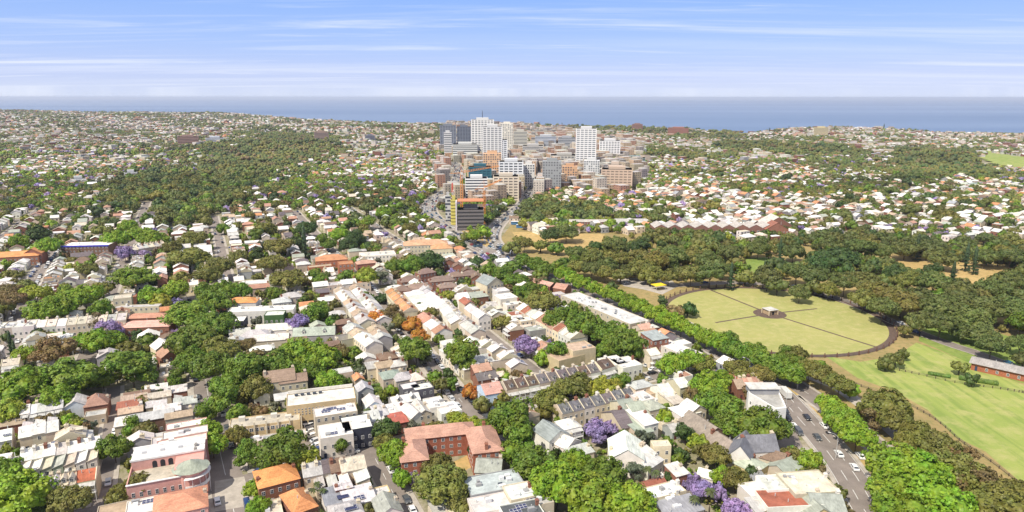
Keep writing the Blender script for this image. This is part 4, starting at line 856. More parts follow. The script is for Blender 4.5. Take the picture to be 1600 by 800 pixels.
# orange stepped terrace and its rear
row(612,455,642,487,6,8,6.5,'gx',['cream'],['orange'],party=True,chim=1,group='stepped orange roofed terraces'); row(640,452,672,486,6,10,5,'skil',['white','cream'],['white'],chim=0,group=g1)
row(662,493,694,520,5,9,5.5,'gx',['white','cream'],['terracotta','white','white'],group=g1); row(690,470,718,505,6,9,5.5,'gx',['white','cream'],['white','pale grey'],group=g1)
row(700,543,740,575,5,9,5,'hip',['white','cream'],['white','pale grey'],group=g1,chim=1); B(750,575,8,8,5,'gx','brick','terracotta',name='cottage',cat='house'); B(752,562,10,7,4,'skil','sand','pale grey',name='cottage',cat='house')
# brown tiled terraces
for (u,v,w) in ((640,437,14),(655,449,16),(690,437,16),(712,430,10),(665,425,12),(735,428,12),(700,447,12),(630,452,9)): B(u,v,w,8,6,'hip','brick','brown',name='brick_house',cat='house',rh=2.6,chim=2,group='brown tiled houses near the avenue',roofc=jit((0.24,0.17,0.14)),rot=rnd.uniform(-15,15))
for (u,v) in ((702,408),(716,415),(730,422),(745,432)): B(u,v,7,9,7,'gy','brick','brown',name='brick_house',cat='house',rot=-20,chim=1,group='brown tiled houses near the avenue')
# school, flats, blue roof
B(518,404, 22,12,7,'hip','brick','orange',name='school_building',cat='school',rh=3,chim=1,rot=-6,wallc=(0.40,0.16,0.09),own='orange brick school with orange tiled hip roof and arched front'); B(540,410,10,10,9,'flat','brick','orange',name='school_tower',cat='school',rot=-6,wallc=(0.42,0.17,0.09)); B(500,415,16,6,5,'flat','brick','tan',name='school_wing',cat='school',wallc=(0.42,0.17,0.09))
B(590,396, 26,14,6,'flat','white','white',name='school_hall',cat='school',units=6,rot=-8,own='low white roofed school hall behind the orange school'); B(572,410,14,8,5,'hip','brick','pink tiled',name='school_wing',cat='school')
B(665,380, 34,14,9,'hip','cream','orange',rot=-14,name='apartment_building',cat='apartments',rh=3,chim=0,roofc=(0.56,0.33,0.20),own='cream flats with wide pale orange hip roof beside the junction'); B(690,386,16,12,8,'hip','cream','orange',rot=-14,name='apartment_building',cat='apartments',roofc=(0.58,0.32,0.17))
B(140,381, 34,16,9,'flat','brown brick','white',rot=-18,name='office_block',cat='office',units=4,own='brick block under a white roof with a bright blue edge')
x, y = P(140,381,9); o = bpy.data.objects['office_block']; m = MB(); m.box(-17.3,17.3,-8.35,-8.0,8.3,9.3); m.build('blue_fascia', M_TRIM, o, color=(0.05,0.05,0.45))
B(25,399, 32,12,7,'hip','brick','orange',rot=-8,name='brick_block',cat='apartments',rh=3,roofc=(0.62,0.29,0.12),own='brick building with long bright orange roof at the left edge'); B(55,394,12,12,8,'gy','brick','orange',rot=-8,name='brick_block',cat='apartments',roofc=(0.60,0.28,0.12))
row(195,392,255,382,7,9,7,'gx',['cream','white','sand'],['pale grey','cream'],group=g1,party=True,chim=2)
# left middle: long rows, brick houses, white flats
row(-10,510,58,504,4,11,8,'flat',['white','sand','white'],['white','pale grey'],group='long low west terrace houses',units=r01(1,3),solar=lambda: rnd.choice([0,1]))
row(60,508,200,496,9,10,6.5,'gx',['cream','sand','white'],['pale grey','white','cream'],group='long low west terrace houses',party=True,sky=r01(0,2))
B(232,494, 20,7,6.5,'hip','brick','terracotta',rot=-18,name='brick_house',cat='house',chim=2,roofc=(0.50,0.26,0.18)); B(232,507, 23,9,7,'hip','brick','pink tiled',rot=-18,name='brick_house',cat='house',chim=2,own='wide brick house with pink tile roof and bay windows'); B(215,478,24,5,6,'flat','cream','pale grey',rot=-16,name='row_shop',cat='shop',units=2)
B(380,470, 16,9,8,'hip','white','orange',rot=-18,name='apartment_building',cat='apartments',roofc=(0.66,0.30,0.11),own='white flats with vivid orange tile roof left of the white apartments')
B(410,482, 34,9,8,'flat','white','white',rot=-16,name='apartment_building',cat='apartments',units=6,own='long white flat roofed apartments before the orange roof'); B(370,498,9,9,7.5,'flat','charcoal','white',rot=-16,name='apartment_building',cat='apartments')
B(430,489, 10,8,8,'flat','white','white',rot=-16,name='apartment_building',cat='apartments',wallc=(0.06,0.12,0.04),own='white roofed box with a green planted wall beside the jacaranda')
B(430,512, 18,9,4.5,'gx','white','white',rot=-14,name='town_house',cat='house'); B(400,522,14,10,5,'hip','white','pale grey',name='town_house',cat='house',rot=-10); B(425,528,16,8,5,'gx','sand','white',name='town_house',cat='house',rot=-12); B(375,520,10,9,5,'gx','cream','pale grey',name='town_house',cat='house'); B(410,545,11,7,5,'hip','cream','white',name='town_house',cat='house')
B(492,520, 20,8,5,'gx','grey','green grey',rot=-16,name='long_grey_house',cat='house',dormer=2,rh=3,chim=1,own='long grey green gabled roof house with two white dormers'); B(515,538,9,6,4,'gx','brick','brown',name='cottage',cat='house')
B(455,462, 12,9,6,'hip','sand','pale grey',name='town_house',cat='house',chim=2); B(440,470,10,8,6,'hip','white','pale grey',name='town_house',cat='house'); B(405,440,18,9,5,'flat','white','white',name='row_shop',cat='shop',rot=-14); B(405,448,12,7,5,'gx','sand','terracotta',name='town_house',cat='house')
B(255,540, 9,8,6,'gy','cream','white',name='town_house',cat='house',rot=20); B(262,553,8,8,6,'gy','brick','brown',name='town_house',cat='house',rot=20,roofc=(0.42,0.25,0.17)); B(180,467,12,8,8,'hip','cream','green grey',name='chapel',cat='chapel',rot=-10); B(192,463,9,9,10,'flat','cream','cream',name='town_house',cat='house')
for i in range(4): B(500+i*22,445-i*2,9,8,6.5,'flat' if i%2 else 'gx',rnd.choice(['white','cream','sand']),rnd.choice(['white','white','orange','pale grey']),name='town_house',cat='house',units=1,group='small pale houses behind the domed tree')
# rows down terrace_street (west side) from far to near
for (u0,v0,u1,v1,n) in ((532,452,575,505,10),(556,448,600,500,10),(548,510,585,540,4),(586,512,600,530,3)): row(u0,v0,u1,v1,n,8.5,6,'gx',['white','cream','sand','grey'],['white','white','pale grey','tan'],group=g1,flip=True,wing=lambda: rnd.choice([WG,None]))
row(598,505,640,560,8,8,6,'hip',['cream','sand'],['pale grey','cream','tan'],group=g1) if 0 else None
# brick sports pavilion and kiosk
B(1568,566, 24,9,4.2,'gx','brick','tan',rot=-56,name='sports_pavilion',cat='pavilion',rh=1.3,chim=0,ov=1.0,roofc=(0.42,0.38,0.35),own='long low brick sports pavilion with grey roof on the meadow edge') if 0 else None
def pavilion():
    a = P(1522,560,4); b = P(1605,578,4); ang = math.atan2(b[1]-a[1], b[0]-a[0]); L = math.dist(a,b)
    house((a[0]+b[0])/2,(a[1]+b[1])/2, ang, L, 9, 3.6,'gx',wall='brick',roof='tan',name='sports_pavilion',cat='pavilion',rh=1.2,chim=0,ov=.9,dense=.6,roofc=(0.40,0.37,0.34),wallc=(0.36,0.13,0.07),own='long low brick sports pavilion with grey roof on the meadow edge')
pavilion()
def kiosk():
    x, y = 146.9, 369.5; root = empty('garden_kiosk', (x, y, 0.06), R(20)); m = MB(); m.box(-2.6,2.6,-2.6,2.6,0,3.2); root.scale = (1, 1, .78); m.build('wall', M_WALL, root, color=(0.42,0.31,0.19))
    m = MB(); m.box(-3.2,3.2,-3.2,3.2,3.5,3.8,bottom=True); m.box(-1.8,1.8,-1.8,1.8,3.8,4.3); m.build('roof', M_FLAT, root, color=(0.6,0.58,0.53))
    for a in (-3,3):
        for b in (-3,3): MB().box(-.3,.3,-.3,.3,0,3.5).build('pillar', M_WALL, root, (a,b,0), color=(0.5,0.40,0.27))
    m = MB(); m.box(-.7,.7,-2.66,-2.6,0.1,2.4); m.build('door', M_DARK, root); reg(root, '', x, y, 2, 'kiosk', own='small square stone kiosk in the middle of the round lawn')
kiosk()
# ---------------------------------------------------------------- distant landmark buildings
def tower(u0, u1, vt, vb, wall=(0.7,0.7,0.68), glass=(0.06,0.07,0.09), name='apartment_tower', own='', dr=0.7, fh=3.2, style='grid', rot=0.0, crown=None):
    uc = (u0+u1)/2; x, y = P(uc, vb); z0 = gzf(x, y); s = slant(x, y); w = (u1-u0)*s/FPX*0.93
    yv = (400-vt)/FPX; h = CH - y*((math.sin(PITCH)-yv*math.cos(PITCH))/(math.cos(PITCH)+yv*math.sin(PITCH))) - z0; d = w*dr
    y += d/2; rz = math.atan2(-x, y)*1.0 + R(rot); root = empty(name, (x, y, z0-1), rz); h += 1
    m = MB(); m.box(-w/2, w/2, -d/2, d/2, 0, h); m.build('core', M_TRIM, root, color=glass if style in ('grid','bands') else wall)
    n = max(2, int(h/fh)); e = 0.45
    if style in ('grid', 'bands'):
        for i in range(n):
            z = i*h/n
            m = MB(); m.box(-w/2-e, w/2+e, -d/2-e, d/2+e, z+h/n*0.5, z+h/n, bottom=True); m.build('floor_band', M_TRIM, root, color=wall)
        if style == 'grid':
            k = max(3, int(w/5.5))
            for i in range(k+1):
                px = -w/2 + i*w/k; m = MB(); m.box(px-.8, px+.8, -d/2-e-.25, -d/2, 0, h+.02); m.build('pier', M_TRIM, root, color=wall)
            for sx in (-1, 1):
                for j in range(3): py = -d/2+(j+.0)*d/2; m = MB(); a = sx*(w/2); m.box(min(a,a+sx*(e+.25)), max(a,a+sx*(e+.25)), py-.6, py+.6, 0, h+.02); m.build('pier', M_TRIM, root, color=wall)
    else:
        m = MB(); k = max(3, int(w/3.2))
        for i in range(k):
            for j in range(n):
                if rnd.random() < 0.85:
                    px = -w/2+(i+.5)*w/k; z = (j+.25)*h/n; m.box(px-.85, px+.85, -d/2-.08, -d/2, z, z+h/n*.55)
        for j in range(n):
            for i in range(int(d/3.2)): py = -d/2+(i+.5)*3.2; z = (j+.25)*h/n; m.box(-w/2-.08, -w/2, py-.8, py+.8, z, z+h/n*.55); m.box(w/2, w/2+.08, py-.8, py+.8, z, z+h/n*.55)
        wo = m.build('window_grid', M_TRIM, root, color=glass); wo['kind'] = 'stuff'
    m = MB(); m.box(-w*.28, w*.28, -d*.28, d*.28, h, h+3.5); m.build('plant_room', M_TRIM, root, color=tuple(c*.9 for c in wall))
    if crown: m = MB(); m.tube((0,0,h+3.4),(0,0,h+3.4+crown),0.7,0.35,6); m.build('mast', M_IRON, root)
    px, py = rect_pts(x, y, w+6, d+6, rz, 1.0); mark(px, py, 1)
    reg(root, '', x, y, z0+h/2, 'tower' if h > 30 else 'building', 'towers of the town centre', own); return root
W_ = (0.80,0.78,0.74)
T = tower
T(736,772,187,252,W_,style='grid',dr=.6,own='tall white tower with a mast and left wing, highest of the centre',crown=13)
T(754,785,198,262,(0.72,0.71,0.69),style='grid',own='white tower close in front of the tall masted tower')
T(687,713,196,240,(0.24,0.26,0.30),(0.06,0.07,0.10),style='grid',own='dark grey tower at the left end of the town centre')
T(694,706,207,251,(0.68,0.67,0.66),style='bands',own='slim white tower in front of the leftmost dark tower'); T(714,736,198,240,(0.17,0.19,0.23),(0.05,0.06,0.09),style='grid',own='near black glass tower left of the tall masted tower')
T(760,793,219,262,(0.64,0.65,0.66),style='grid',own='grey gridded tower in front of the masted towers'); T(782,802,193,245,(0.70,0.66,0.57),style='plain',own='plain beige slab tower right of the masted tower'); T(802,824,205,240,(0.62,0.59,0.50),style='bands',own='khaki stepped tower right of the beige slab')
T(706,746,226,254,(0.66,0.66,0.62),style='bands',dr=.8,name='shopping_centre',own='long pale shopping centre with arched ribs left of the towers'); T(754,784,240,285,(0.62,0.40,0.24),style='plain',own='orange brown tower behind the teal block')
T(732,768,261,300,(0.035,0.13,0.17),(0.02,0.09,0.13),style='grid',name='office_block',own='teal glass office block with the orange crane in front'); T(726,762,279,312,(0.78,0.77,0.75),style='bands',name='apartment_building',own='white apartments striped with dark window bands')
T(770,811,276,314,(0.66,0.57,0.45),(0.20,0.17,0.15),style='grid',name='apartment_building',own='beige balconied apartments right of the striped white ones'); T(779,818,253,296,(0.70,0.71,0.72),(0.05,0.06,0.08),style='grid',own='white and black block behind the beige balconied apartments'); T(816,836,257,292,(0.62,0.61,0.58),style='plain',name='apartment_building',own='narrow pale block right of the black and white block')
T(900,932,201,266,(0.76,0.75,0.73),(0.16,0.17,0.19),style='grid',dr=.8,own='slender bright white balconied tower standing alone at the right'); T(937,970,220,252,(0.74,0.73,0.72),style='grid',name='apartment_building',own='white gridded block just right of the slender white tower')
T(847,878,252,300,(0.30,0.31,0.31),(0.12,0.12,0.13),style='plain',own='speckled dark grey block above a red podium'); T(878,903,260,292,(0.55,0.34,0.20),style='plain',name='apartment_building',own='orange brown block right of the speckled grey block')
T(912,938,251,282,(0.58,0.58,0.57),style='plain',name='apartment_building',own='grey block below the slender white tower'); T(941,990,265,297,(0.58,0.44,0.33),(0.26,0.20,0.16),style='grid',dr=.7,name='apartment_building',own='beige and brown stepped apartments with many balconies'); T(950,972,257,290,(0.62,0.50,0.40),style='bands',name='apartment_building',own='upper tier rising behind the beige stepped apartments')
T(836,870,213,234,(0.55,0.57,0.60),(0.05,0.08,0.16),style='bands',name='office_block',own='low blue glass office right of the khaki tower'); T(872,900,215,236,(0.42,0.43,0.45),style='bands',name='office_block',own='low grey office left of the slender white tower'); T(816,850,228,246,(0.55,0.53,0.50),style='bands',name='office_block',own='low pale office in front of the khaki tower')
T(860,905,243,262,(0.50,0.48,0.44),style='grid',name='office_block',own='long mid grey block between the grey office and speckled block'); T(976,1010,247,262,(0.20,0.26,0.24),style='bands',name='office_block',own='low dark green block right of the gridded white block')
T(1046,1078,200,212,(0.38,0.17,0.12),(0.1,0.06,0.05),style='bands',name='brick_block',own='red brick block on the skyline right of centre'); T(988,1005,194,206,(0.32,0.18,0.14),(0.1,0.06,0.05),style='bands',name='brick_block',own='dark brick block on the skyline above the orange roofs'); T(1275,1295,199,214,(0.62,0.52,0.30),style='bands',name='hillside_building',own='yellow building on the right skyline')
T(490,512,207,224,(0.40,0.28,0.22),style='bands',name='hillside_building',own='brown towered building at the head of the wooded valley'); T(570,585,212,222,(0.20,0.20,0.25),style='bands',name='hillside_building',own='dark block among red roofs left of the towers'); T(276,304,214,230,(0.40,0.25,0.20),(0.18,0.12,0.10),style='bands',name='hillside_building',own='wide red brick building above the wooded valley'); T(320,345,216,226,(0.64,0.66,0.7),style='bands',name='hillside_building',own='white and blue building right of the wide red brick one')
T(194,210,270,279,(0.74,0.74,0.72),style='bands',name='hillside_building',own='white flats at the left rim of the wooded valley'); T(110,128,280,288,(0.7,0.7,0.68),style='bands',name='hillside_building',own='white flats low on the left hillside')
# unfinished tower, lift shafts and cranes
def site():
    T(696,705,306,346,(0.52,0.52,0.50),style='plain',name='lift_core',own='bare grey concrete lift core left of the unfinished tower')
    T(705,714,312,352,(0.62,0.54,0.14),(0.45,0.40,0.1),style='bands',name='wrapped_core',own='yellow wrapped lift core beside the unfinished tower')
    r = T(714,756,328,360,(0.16,0.145,0.14),(0.07,0.065,0.065),style='bands',name='unfinished_tower',own='unfinished tower wrapped in dark scaffold mesh with orange top deck')
    x, y = r.location[0], r.location[1]; h = 28
    m = MB(); m.box(-12,12,-8,8,0,0.8); b = m.build('top_formwork', M_TRIM, r, (0,0,28.6-1), color=(0.55,0.22,0.10)); m = MB(); m.box(-13.8,-12.6,-8,8,0,27); m.build('hoist_mast', M_TRIM, r, color=(0.6,0.55,0.58))
def crane(ub, vb, vt, jib, name, own, colr=(0.75,0.28,0.05), tilt=12, jl=44):
    x, y = P(ub, vb); s = slant(x, y); h = CH - (y)*((math.sin(PITCH)-(400-vt)/FPX*math.cos(PITCH))/(math.cos(PITCH)+(400-vt)/FPX*math.sin(PITCH)))
    root = empty(name, (x, y, 0), R(jib)); m = MB(); a = 0.9
    for sx in (-a, a):
        for sy in (-a, a): m.tube((sx,sy,0),(sx,sy,h),.16,.16,4)
    nz = int(h/2.2)
    for i in range(nz):
        z = i*h/nz; z2 = (i+1)*h/nz; q = a if i%2 else -a
        m.tube((q,-a,z),(-q,-a,z2),.11,.11,4); m.tube((-a,q,z),(-a,-q,z2),.11,.11,4); m.tube((a,q,z),(a,-q,z2),.11,.11,4); m.tube((q,a,z),(-q,a,z2),.11,.11,4)
    m.build('mast', M_TRIM, root, color=colr)
    t = math.tan(R(tilt)); m = MB(); n = 16
    for sy in (-.7,.7): m.tube((0,sy,h),(jl,sy,h+jl*t),.16,.14,4)
    m.tube((0,0,h+1.6),(jl,0,h+jl*t+.6),.16,.12,4)
    for i in range(n):
        x0, x1 = i*jl/n, (i+1)*jl/n; m.tube((x0,-.7,h+x0*t),((x0+x1)/2,0,h+(x0+x1)/2*t+1.5),.1,.1,4); m.tube((x0,.7,h+x0*t),((x0+x1)/2,0,h+(x0+x1)/2*t+1.5),.1,.1,4)
    m.build('jib', M_TRIM, root, color=colr)
    m = MB()
    for sy in (-.7,.7): m.tube((0,sy,h),(-11,sy,h-.4),.18,.18,4)
    m.tube((0,0,h),(0,0,h+7),.2,.15,4); m.tube((0,0,h+7),(-10,0,h),.08,.08,4); m.tube((0,0,h+7),(jl*.7,0,h+jl*.7*t+1),.08,.08,4); m.build('counter_jib', M_TRIM, root, color=colr)
    m = MB(); m.box(-11.5,-7.5,-1,1,h-2.6,h-.4,bottom=True); m.build('counterweight', M_TRIM, root, color=(0.35,0.33,0.3)); m = MB(); m.box(-1,1.2,-1.8,-.7,h-1.6,h+.6,bottom=True); m.build('cab', M_TRIM, root, color=(0.7,0.68,0.62))
    reg(root, '', x, y, h/2, 'crane', 'construction cranes', own)
site()
crane(722,348,270,14,'tower_crane','orange tower crane with long jib above the unfinished tower',tilt=8,jl=38); crane(757,350,294,40,'tower_crane','orange tower crane at the right side of the unfinished tower',tilt=16,jl=22); crane(708,346,298,95,'tower_crane','short red crane left of the orange ones',(0.5,0.07,0.05),tilt=30,jl=10)
# depot with saw-tooth gables
def depot():
    a = P(1022,369); b = P(1212,369); nb = 9; L = math.dist(a,b); w = L/nb; ang = math.atan2(b[1]-a[1], b[0]-a[0]); root = empty('bus_depot', (a[0],a[1],0), ang); d = 20; h = 7.5
    for i in range(nb):
        m = MB(); m.add([(0,0,0),(w,0,0),(w,0,h),(w/2,0,h+3.0),(0,0,h)], [(0,1,2,3,4)]); m.add([(0,d,0),(w,d,0),(w,d,h),(w/2,d,h+3.0),(0,d,h)], [(4,3,2,1,0)])
        for xx in (0.02, w-0.02): m.add([(xx,0,0),(xx,d,0),(xx,d,h),(xx,0,h)], [(0,1,2,3)])
        m.build('brick_bay', M_BRICK, root, (i*w,0,0), color=(0.24,0.125,0.095))
        m = MB(); m.add([(0,-.05,h+.1),(w/2,-.05,h+3.1),(w/2,d+.05,h+3.1),(0,d+.05,h+.1),(w,-.05,h+.1),(w,d+.05,h+.1)], [(0,1,2,3),(1,4,5,2)]); m.build('bay_roof', M_METAL, root, (i*w,0,0), color=(0.50,0.46,0.41))
        for k in range(2): link('window', W_MESH, root, (i*w+w*(.32+.36*k), 0, 4), 0, None, (2,1,2.2))
    px, py = rect_pts((a[0]+b[0])/2-math.sin(ang)*d/2, (a[1]+b[1])/2+d/2, L, d, ang); mark(px, py, 1)
    reg(root, '', (a[0]+b[0])/2, a[1]+d/2, h, 'depot', own='red brick depot with a row of sawtooth gabled white roofs')
depot()
B(932,345, 52,12,6,'gx','brick','white',rot=-24.8,name='depot_shed',cat='depot',chim=0,rh=1.4,roofc=(0.50,0.46,0.40),own='long brick shed with whitish roof left of the sawtooth depot'); B(985,347,30,14,5,'gx','brick','tan',rot=-24.8,name='depot_shed',cat='depot',chim=0,roofc=(0.5,0.48,0.45),own='grey roofed shed between the long brick shed and the depot'); B(1210,356,20,14,7,'gy','brick','rust red',rot=-24.8,name='depot_shed',cat='depot',chim=0,own='plain red brick block at the right end of the depot')
B(1210,348, 24,20,7,'gy','brick','cream',rot=-24.8,name='depot_shed',cat='depot',chim=0,roofc=(0.66,0.60,0.52),own='broad cream roof behind the right end of the sawtooth depot')
# ---------------------------------------------------------------- foliage
def ico(sub):
    t = (1+5**.5)/2; v = np.array([(-1,t,0),(1,t,0),(-1,-t,0),(1,-t,0),(0,-1,t),(0,1,t),(0,-1,-t),(0,1,-t),(t,0,-1),(t,0,1),(-t,0,-1),(-t,0,1)], float); v /= np.linalg.norm(v[0])
    f = [(0,11,5),(0,5,1),(0,1,7),(0,7,10),(0,10,11),(1,5,9),(5,11,4),(11,10,2),(10,7,6),(7,1,8),(3,9,4),(3,4,2),(3,2,6),(3,6,8),(3,8,9),(4,9,5),(2,4,11),(6,2,10),(8,6,7),(9,8,1)]
    v = [tuple(x) for x in v]
    for _ in range(sub):
        c = {}; nf = []
        def mid(a, b):
            k = (min(a,b), max(a,b))
            if k not in c:
                m = np.array(v[a]) + np.array(v[b]); m /= np.linalg.norm(m); v.append(tuple(m)); c[k] = len(v)-1
            return c[k]
        for a, b, d in f: x, y, z = mid(a,b), mid(b,d), mid(d,a); nf += [(a,x,z),(b,y,x),(d,z,y),(x,y,z)]
        f = nf
    return np.array(v), np.array(f)
ICO = [ico(0), ico(1), ico(2)]
def crown(seed, lod, shape='dome', nl=9):
    """crown in a unit box: radius about 1, z from 0 (underside) to 1 (top); returns verts, triangles"""
    q = np.random.RandomState(seed); C = []
    for i in range(nl):
        a = 2*math.pi*(i+q.rand()*.7)/max(1, nl-2); rr = (0.52+q.rand()*.14) if i < nl-2 else q.rand()*.2
        if shape == 'flat': c = (rr*1.1*math.cos(a), rr*1.1*math.sin(a), (0.45+q.rand()*.2) if i < nl-2 else 0.66); r = (0.36+q.rand()*.10, 0.26)
        elif shape == 'tall': c = (rr*.7*math.cos(a), rr*.7*math.sin(a), 0.12+0.62*q.rand()); r = (0.42, 0.24)
        elif shape == 'wisp': c = (rr*1.1*math.cos(a), rr*1.1*math.sin(a), 0.25+0.5*q.rand()); r = (0.30+q.rand()*.1, 0.2)
        else: c = (rr*math.cos(a), rr*math.sin(a), (0.28+q.rand()*.26) if i < nl-2 else 0.60+q.rand()*.06); r = (0.40+q.rand()*.10, 0.28+q.rand()*.06)
        C.append((np.array(c), np.array([r[0], r[0], r[1]])))
    V = []; F = []; n0 = 0
    iv, jf = ICO[{0:2, 1:1, 2:0}[lod]]
    for c, r in C:                                                # inner mass of each lobe, knobbly
        k = (0.72 if lod == 0 else 0.95) * (1 + (q.rand(len(iv), 1)-.5)*(0.25 if lod == 0 else 0.34))
        V.append(c + iv*r*k); F.append(jf+n0); n0 += len(iv)
    def leaves(pts, nrm, size):
        nonlocal n0
        n = len(pts); nn = nrm + q.randn(n, 3)*0.5; nn /= np.linalg.norm(nn, axis=1)[:, None]
        a = np.cross(nn, q.randn(n, 3)); a /= np.linalg.norm(a, axis=1)[:, None]; b = np.cross(nn, a); s = size*(0.6+0.8*q.rand(n, 1)); asp = np.array([1, 1, 0.62])
        quad = np.stack([pts - a*s*asp, pts + b*s*.8*asp, pts + a*s*asp, pts - b*s*.8*asp], 1).reshape(-1, 3); i = np.arange(n)[:, None]*4 + n0
        V.append(quad); F.append(np.concatenate([i + [0,1,2], i + [0,2,3]])); n0 += 4*n
    if lod < 2:
        ncl, per, ls = ((18, 32, 0.052) if lod == 0 else (8, 6, 0.13))
        if shape == 'wisp' and lod == 0: ncl, per, ls = 16, 22, 0.05
        for c, r in C:
            for _ in range(ncl):
                d = q.randn(3); d[2] = abs(d[2])*0.95-0.25; d /= np.linalg.norm(d); cc = c + d*r*(0.84+0.2*q.rand()); cr = 0.075 + 0.12*q.rand()
                e = q.randn(per, 3); e /= np.linalg.norm(e, axis=1)[:, None]; e = np.where((e@d)[:, None] < -0.2, -e, e); p = cc + e*cr*np.array([1,1,0.7])
                leaves(p, e*0.8+d*0.5, ls)
    V = np.concatenate(V); F = np.concatenate(F); V[:, 2] = np.clip(V[:, 2], -0.05, 1.2); return V, F
def pine(seed, lod):
    q = np.random.RandomState(seed); V = []; F = []; n0 = 0; nl = 16 if lod == 0 else 8
    for i in range(nl):
        z = i/nl; r = (1-z)**0.8*(0.85+.25*q.rand())+.06; k = 9 if lod == 0 else 5
        for j in range(k):
            a = 2*math.pi*(j+q.rand()*.6)/k; d = np.array([math.cos(a), math.sin(a), 0]); s = np.array([-d[1], d[0], 0])
            for m_ in (0, 1):
                p = [d*0.02 + [0,0,z+.02], d*r*.6 + s*r*.26 + [0,0,z-.01+m_*.03], d*r + [0,0,z+.01], d*r*.6 - s*r*.26 + [0,0,z-.03]]
                V.append(np.array(p)); F.append(np.array([(0,1,2),(0,2,3)])+n0); n0 += 4
    iv, jf = ICO[1]; V.append(iv*[.3,.3,.5]+[0,0,.5]); F.append(jf+n0)
    return np.concatenate(V), np.concatenate(F)
def frond(seed):
    q = np.random.RandomState(seed); V = []; F = []; n0 = 0
    for j in range(26):
        a = 2*math.pi*j/26+q.rand()*.3; el = q.rand()*1.3-.25; d = np.array([math.cos(a), math.sin(a), 0]); s = np.array([-d[1], d[0], 0]); prev = None
        for i in range(6):
            t = i/5; w = .15*math.sin(math.pi*(t*.85+.12)); p = d*t*math.cos(el*(1-.3*t)) + np.array([0,0,.55+ t*math.sin(el)*.6 - .55*t*t]); V.append(np.array([p+s*w-[0,0,w*.5], p, p-s*w-[0,0,w*.5]]))
            if i: k = n0; F.append(np.array([(k-3,k,k-2),(k,k+1,k-2),(k-2,k+1,k-1),(k+1,k+2,k-1)]))
            n0 += 3
    return np.concatenate(V), np.concatenate(F)
def pymesh(name, V, F, m):
    me = bpy.data.meshes.new(name); me.from_pydata(V.tolist(), [], F.tolist()); me.materials.append(m); return me
SH = {'dome': [crown(s, 0, 'dome', 9+s%3) for s in range(6)], 'flat': [crown(20+s, 0, 'flat', 10) for s in range(4)], 'tall': [crown(30+s, 0, 'tall', 10) for s in range(3)], 'wisp': [crown(40+s, 0, 'wisp', 10) for s in range(3)],
      'pine': [pine(50+s, 0) for s in range(2)], 'palm': [frond(60+s) for s in range(2)]}
CM = {k: [pymesh('crown', v, f, M_LEAF) for v, f in l] for k, l in SH.items()}
def trunk_mesh(kind):
    m = MB()
    if kind == 'palm': m.tube((0,0,0),(0.01,0,0.9),.016,.011,8); m.tube((0.01,0,.88),(0.01,0,.97),.02,.008,6)
    elif kind == 'pine': m.tube((0,0,0),(0,0,.97),.02,.004,8)
    else:
        m.tube((0,0,0),(0.005,0.0,0.3),.030,.021,8)
        for i in range(5): a = i*1.26+.4; m.tube((0.005,0,0.28),(0.30*math.cos(a),0.30*math.sin(a),0.62+.05*(i%2)),.015,.006,6)
        m.tube((0.005,0,.3),(0,0,.72),.016,.006,6)
    return m.mesh('trunk', M_BARK)
TM = {k: trunk_mesh(k) for k in ('palm', 'pine', 'broad')}
TC = {'G': ((0.112,0.178,0.018), 'mid green tree', ('dome','dome','tall')), 'L': ((0.160,0.250,0.018), 'bright lime green tree', ('dome',)), 'O': ((0.148,0.150,0.032), 'olive green tree', ('flat','dome')), 'B': ((0.165,0.125,0.05), 'rusty olive brown tree', ('flat','wisp')),
      'D': ((0.055,0.092,0.022), 'dark green dense tree', ('dome','tall')), 'J': ((0.28,0.215,0.40), 'purple flowering jacaranda', ('wisp','dome')), 'R': ((0.40,0.17,0.028), 'burnt orange leafed tree', ('dome',)), 'Y': ((0.22,0.25,0.028), 'yellow green tree', ('flat','dome')),
      'P': ((0.10,0.13,0.04), 'slim palm tree', ('palm',)), 'C': ((0.045,0.075,0.03), 'dark narrow conifer', ('pine',)), 'K': ((0.105,0.132,0.032), 'dull green park tree', ('flat','dome')), 'S': ((0.12,0.135,0.085), 'grey green wispy tree', ('wisp',))}
TNAME = {'J': 'jacaranda_tree', 'P': 'palm_tree', 'C': 'conifer_tree', 'O': 'gum_tree', 'B': 'gum_tree', 'K': 'park_tree', 'S': 'gum_tree'}
TREES = []          # x, y, crown radius, height, type
def tree_at(x, y, r, H, t): TREES.append([x, y, r, H, t])
def tree_px(u, v, rp, t):
    hc = 5.0; 
    for _ in range(4):
        x, y = P(u, v, hc); s = math.sqrt(x*x+y*y+(CH-hc)**2); r = rp*s/FPX
        H = {'C': r*5.5, 'P': r*4.5, 'J': r*1.6+1.2}.get(t, min(17, r*1.4+2.6)); hc = H*0.62
    tree_at(x, y, r, H, t); MANUAL.append(1)
MANUAL = []
